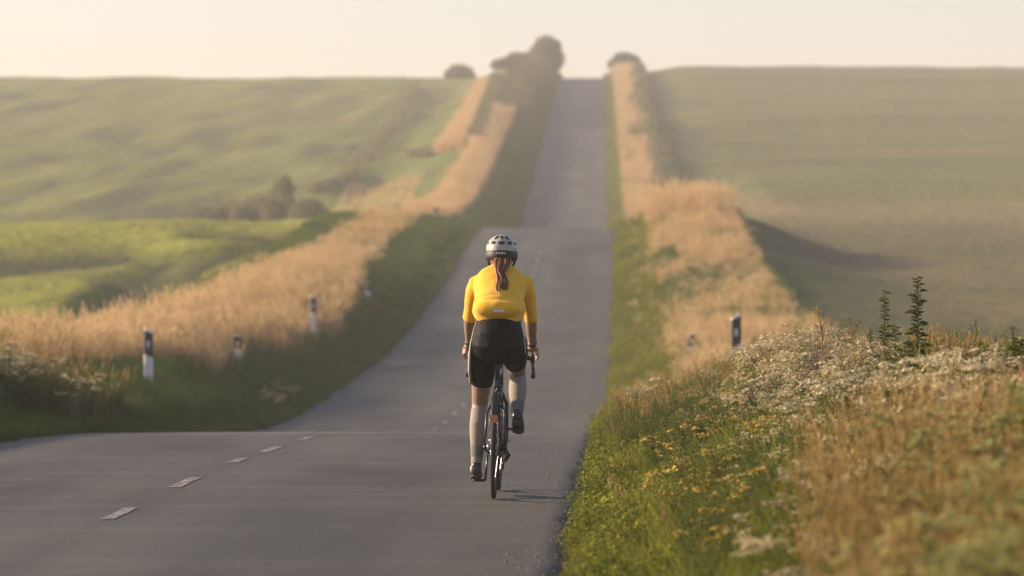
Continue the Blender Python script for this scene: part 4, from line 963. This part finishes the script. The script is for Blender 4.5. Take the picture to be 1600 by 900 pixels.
mb.build("tag_print", simple("tag_pale", (.75, .75, .70), .4), jer, smooth=False)
# shorts
Sx = MB()
Sx.loft([(0, .275, 1.215), (0, .262, 1.17), (0, .235, 1.11), (0, .205, 1.05), (0, .200, 1.00), (0, .215, .955), (0, .24, .925)], [(.128, .098), (.148, .115), (.160, .134), (.172, .146), (.176, .146), (.160, .12), (.10, .08)], 40)
for s in (-1, 1):
    H, K = hip[s], knee[s]; te = .66 if s < 0 else .60
    Sx.loft([H + V3((s * .002, -.03, .02)), lerp(H, K, .2) + V3((s * .004, -.015, 0)), lerp(H, K, .45), lerp(H, K, te - .03), lerp(H, K, te)], [.100, .098, .084, .0755, .074], 18)
Sx.build("shorts", SHORTS, man, remesh=.0065, relax=4, disp=.006, dscale=.05)
mb = MB(); H, K = hip[-1], knee[-1]
mb.loft([V3((-.138, .235, 1.16)), V3((-.160, .205, 1.09)), V3((-.177, .20, 1.01)), V3((-.184, .23, .93)), V3((-.186, .28, .83)), V3((-.178, .335, .755))], [(.006, .035)] * 3 + [(.010, .035)] * 3, 10, side=(1, 0, 0)); mb.build("side_strip", SIDE_STRIP, man)  # pale beige strip down the side of the shorts
mb = MB(); mb.loft([V3((.138, .235, 1.16)), V3((.162, .205, 1.09)), V3((.1765, .20, 1.01)), V3((.180, .25, .96))], [(.005, .03)] * 4, 10, side=(1, 0, 0)); mb.build("side_strip", SIDE_STRIP, man)
# socks and shoes
for s in (-1, 1):
    K, A = knee[s], ank[s]; bk = V3((0, -.02, -.01))
    mb = MB(); mb.loft([lerp(K, A, .08), lerp(K, A, .10), lerp(K, A, .33) + bk, lerp(K, A, .52) + bk * .6, lerp(K, A, .75), lerp(K, A, .92), A, lerp(A, lerp(heel[s], toe[s], .2), .8)], [.0545, .056, .0605, .0555, .0435, .038, .037, .037], 20)
    mb.loft([heel[s], lerp(heel[s], toe[s], .4)], [.028, .034], 12); sk = mb.build("sock", SOCK, man, remesh=.005, relax=3)
    mb = MB(); mb.loft([lerp(K, A, .70), lerp(K, A, .90)], [.0475, .0405], 18, cap=False); mb.build("sock_band", simple("sock_grey", (.16, .15, .13), .85, bump=.5, bscale=300), sk)
    h, t = heel[s], toe[s]; d = (t - h); up = V3((0, -d.z, d.y)).normalized()
    mb = MB(); mb.loft([h - d * .06 + up * .012, h + up * .012, lerp(h, t, .25) + up * .014, lerp(h, t, .5) + up * .006, lerp(h, t, .8), t + d * .05 - up * .004, t + d * .12 - up * .006], [(.022, .028), (.034, .044), (.037, .044), (.041, .036), (.043, .028), (.036, .022), (.015, .012)], 16)
    mb.loft([lerp(h, t, .12) + up * .03, lerp(h, t, .10) + up * .062], [(.038, .046), (.035, .042)], 14); sh = mb.build("shoe", SHOE, man, remesh=.005, relax=3)
    mb = MB(); mb.loft([h - d * .05 - up * .034, h - up * .035, lerp(h, t, .5) - up * .034, lerp(h, t, .85) - up * .030, t + d * .1 - up * .018], [(.022, .006), (.034, .007), (.036, .007), (.042, .007), (.020, .005)], 12); mb.build("sole", SOLE, sh)
    mb = MB(); mb.ellipsoid(h - d * .03 + up * .015 + V3((-.022, 0, 0)), (.016, .02, .026), 10, 7); s < 0 and mb.build("heel_sunlit_side", simple("heel_sunlit_tan", (.55, .36, .22), .5), sh)  # sunlit side of the left heel, put in as a tan piece
# watch and cuffs
for s in (-1, 1):
    c = lerp(elb[s], wri[s], .90); dd = (wri[s] - elb[s]).normalized()
    mb = MB(); mb.loft([c - dd * .012, c + dd * .012], [.0275, .0265], 16)
    if s > 0: mb.box(c + V3((s * .012, -.012, .018)), (.036, .016, .036), Matrix.Rotation(.7, 3, 'X'))
    mb.build("watch" if s > 0 else "wrist_band", simple("watch_black", (.015, .015, .017), .4), man)
# helmet
HW_ = simple("helmet_white", (.36, .34, .30), .35, var=.06, vscale=15); HB_ = simple("helmet_black", (.012, .012, .014), .6)
hc = V3((0, .560, 1.636)); mb = MB(); mb.ellipsoid(hc + V3((0, .005, -.008)), (.096, .122, .083), 26, 14); hm_ = mb.build("helmet", HB_, man)
mb = MB(); N_ = 28; vs_ = []; fs_ = []
# white shell: dome whose lower edge sits higher at the back
nr = 9
for j in range(nr + 1):
    for i in range(N_):
        a = 2 * math.pi * i / N_; lowz = -.034 + .022 * max(0, -math.sin(a)) ** .7; f = j / nr; el = math.asin(max(-1, min(1, lowz / .098))) + (math.pi / 2 - math.asin(max(-1, min(1, lowz / .098)))) * f
        g = 1 + .012 * math.cos(6 * a) * math.cos(el); vs_.append(hc + V3((.103 * math.cos(el) * math.cos(a) * g, .131 * math.cos(el) * math.sin(a) * g, .093 * math.sin(el))))
for j in range(nr):
    for i in range(N_): fs_.append((j * N_ + i, j * N_ + (i + 1) % N_, (j + 1) * N_ + (i + 1) % N_, (j + 1) * N_ + i))
mb.add(vs_, fs_); mb.build("helmet_shell", HW_, hm_)
def vent(az, el, w, h):
    a, e = R(az), R(el); p = V3((.103 * math.cos(e) * math.sin(a), -.131 * math.cos(e) * math.cos(a), .093 * math.sin(e))); n = V3((p.x / .0106, p.y / .01716, p.z / .00865)).normalized()
    rot = n.to_track_quat('Z', 'Y').to_matrix(); mb = MB(); mb.ellipsoid(hc + p, (w, h, .006), 14, 8, rot); mb.build("vent", HB_, hm_)
for az, el, w, h in ((0, 25, .024, .013), (-37, 24, .021, .013), (37, 24, .021, .013), (0, 55, .011, .026), (-32, 52, .010, .024), (32, 52, .010, .024), (-72, 22, .016, .009), (72, 22, .016, .009), (180, 35, .010, .028), (140, 35, .009, .026), (-140, 35, .009, .026)): vent(az, el, w, h)
mb = MB(); P = []
for k in range(25):
    a = math.pi * (1.0 + k / 24); P.append(hc + V3((.097 * math.cos(a), .120 * math.sin(a), -.046 + .004 * abs(math.sin(a)))))
mb.loft(P, [(.032, .012)] * 25, 10, side=(0, 0, 1)); mb.build("helmet_rim", HB_, hm_)
mb = MB()
for k, w_ in enumerate((.012, .010, .014, .008)): mb.box(hc + V3((-.028 + k * .018, -.134, -.030)), (w_, .004, .013))
mb.build("helmet_mark", simple("mark_pale", (.7, .68, .62), .4), hm_, smooth=False)
for s in (-1, 1): mb = MB(); mb.loft([hc + V3((s * .092, -.03, -.05)), hc + V3((s * .084, .0, -.10)), hc + V3((s * .045, .055, -.155))], [(.008, .002)] * 3, 6); mb.build("chin_strap", HB_, hm_)
# hair: cap under the helmet and a wavy two-stranded ponytail
mb = MB(); mb.ellipsoid((0, .530, 1.585), (.078, .090, .085), 18, 12); hr = mb.build("hair", HAIRM, man)
rg_ = np.random.RandomState(9); mb = MB()
for k in range(150):
    st_ = 1 if k % 2 else -1; ph = rg_.rand() * 6.28; ro = math.sqrt(rg_.rand()); ln = .235 + .05 * rg_.rand() + (.02 if st_ > 0 else 0)
    P = []; N_ = 9
    for j in range(N_):
        t = j / (N_ - 1); z = 1.575 - ln * t; yb = .452 - .265 * t - .03 * math.sin(t * 3.14)
        rad = .030 * (1 - .5 * t) * (1 + .3 * math.sin(t * 12)); x = .006 + .012 * t + st_ * (.024 * (1 - t * .45) + .010 * math.sin(t * 10 + st_)) + ro * rad * math.cos(ph) + .004 * math.sin(t * 16 + ph)
        P.append((x, yb + ro * rad * math.sin(ph) * .8 - .004 * t, z))
    mb.loft(P, [.0022, .0028, .0028, .0028, .0026, .0024, .002, .0016, .0008], 4, cap=False)
pt_ = mb.build("ponytail", HAIRM, man)
#RIDER_END
# ------------------------------------------------------------------ haze
def build_haze():
    mb = MB(); mb.box((11, 485, 14), (840, 1060, 42)); m = bpy.data.materials.new("haze_air"); m.use_nodes = True; nt = m.node_tree
    nt.nodes.remove(nt.nodes["Principled BSDF"]); v = nt.nodes.new("ShaderNodeVolumePrincipled")
    v.inputs["Color"].default_value = (.95, .93, .90, 1); v.inputs["Density"].default_value = HAZE; v.inputs["Anisotropy"].default_value = 0
    nt.links.new(v.outputs[0], nt.nodes["Material Output"].inputs["Volume"])
    o = mb.build("haze", m, None, smooth=False); tag(o, 'thin pale evening haze over the whole valley', 'haze', kind='stuff')
build_haze()
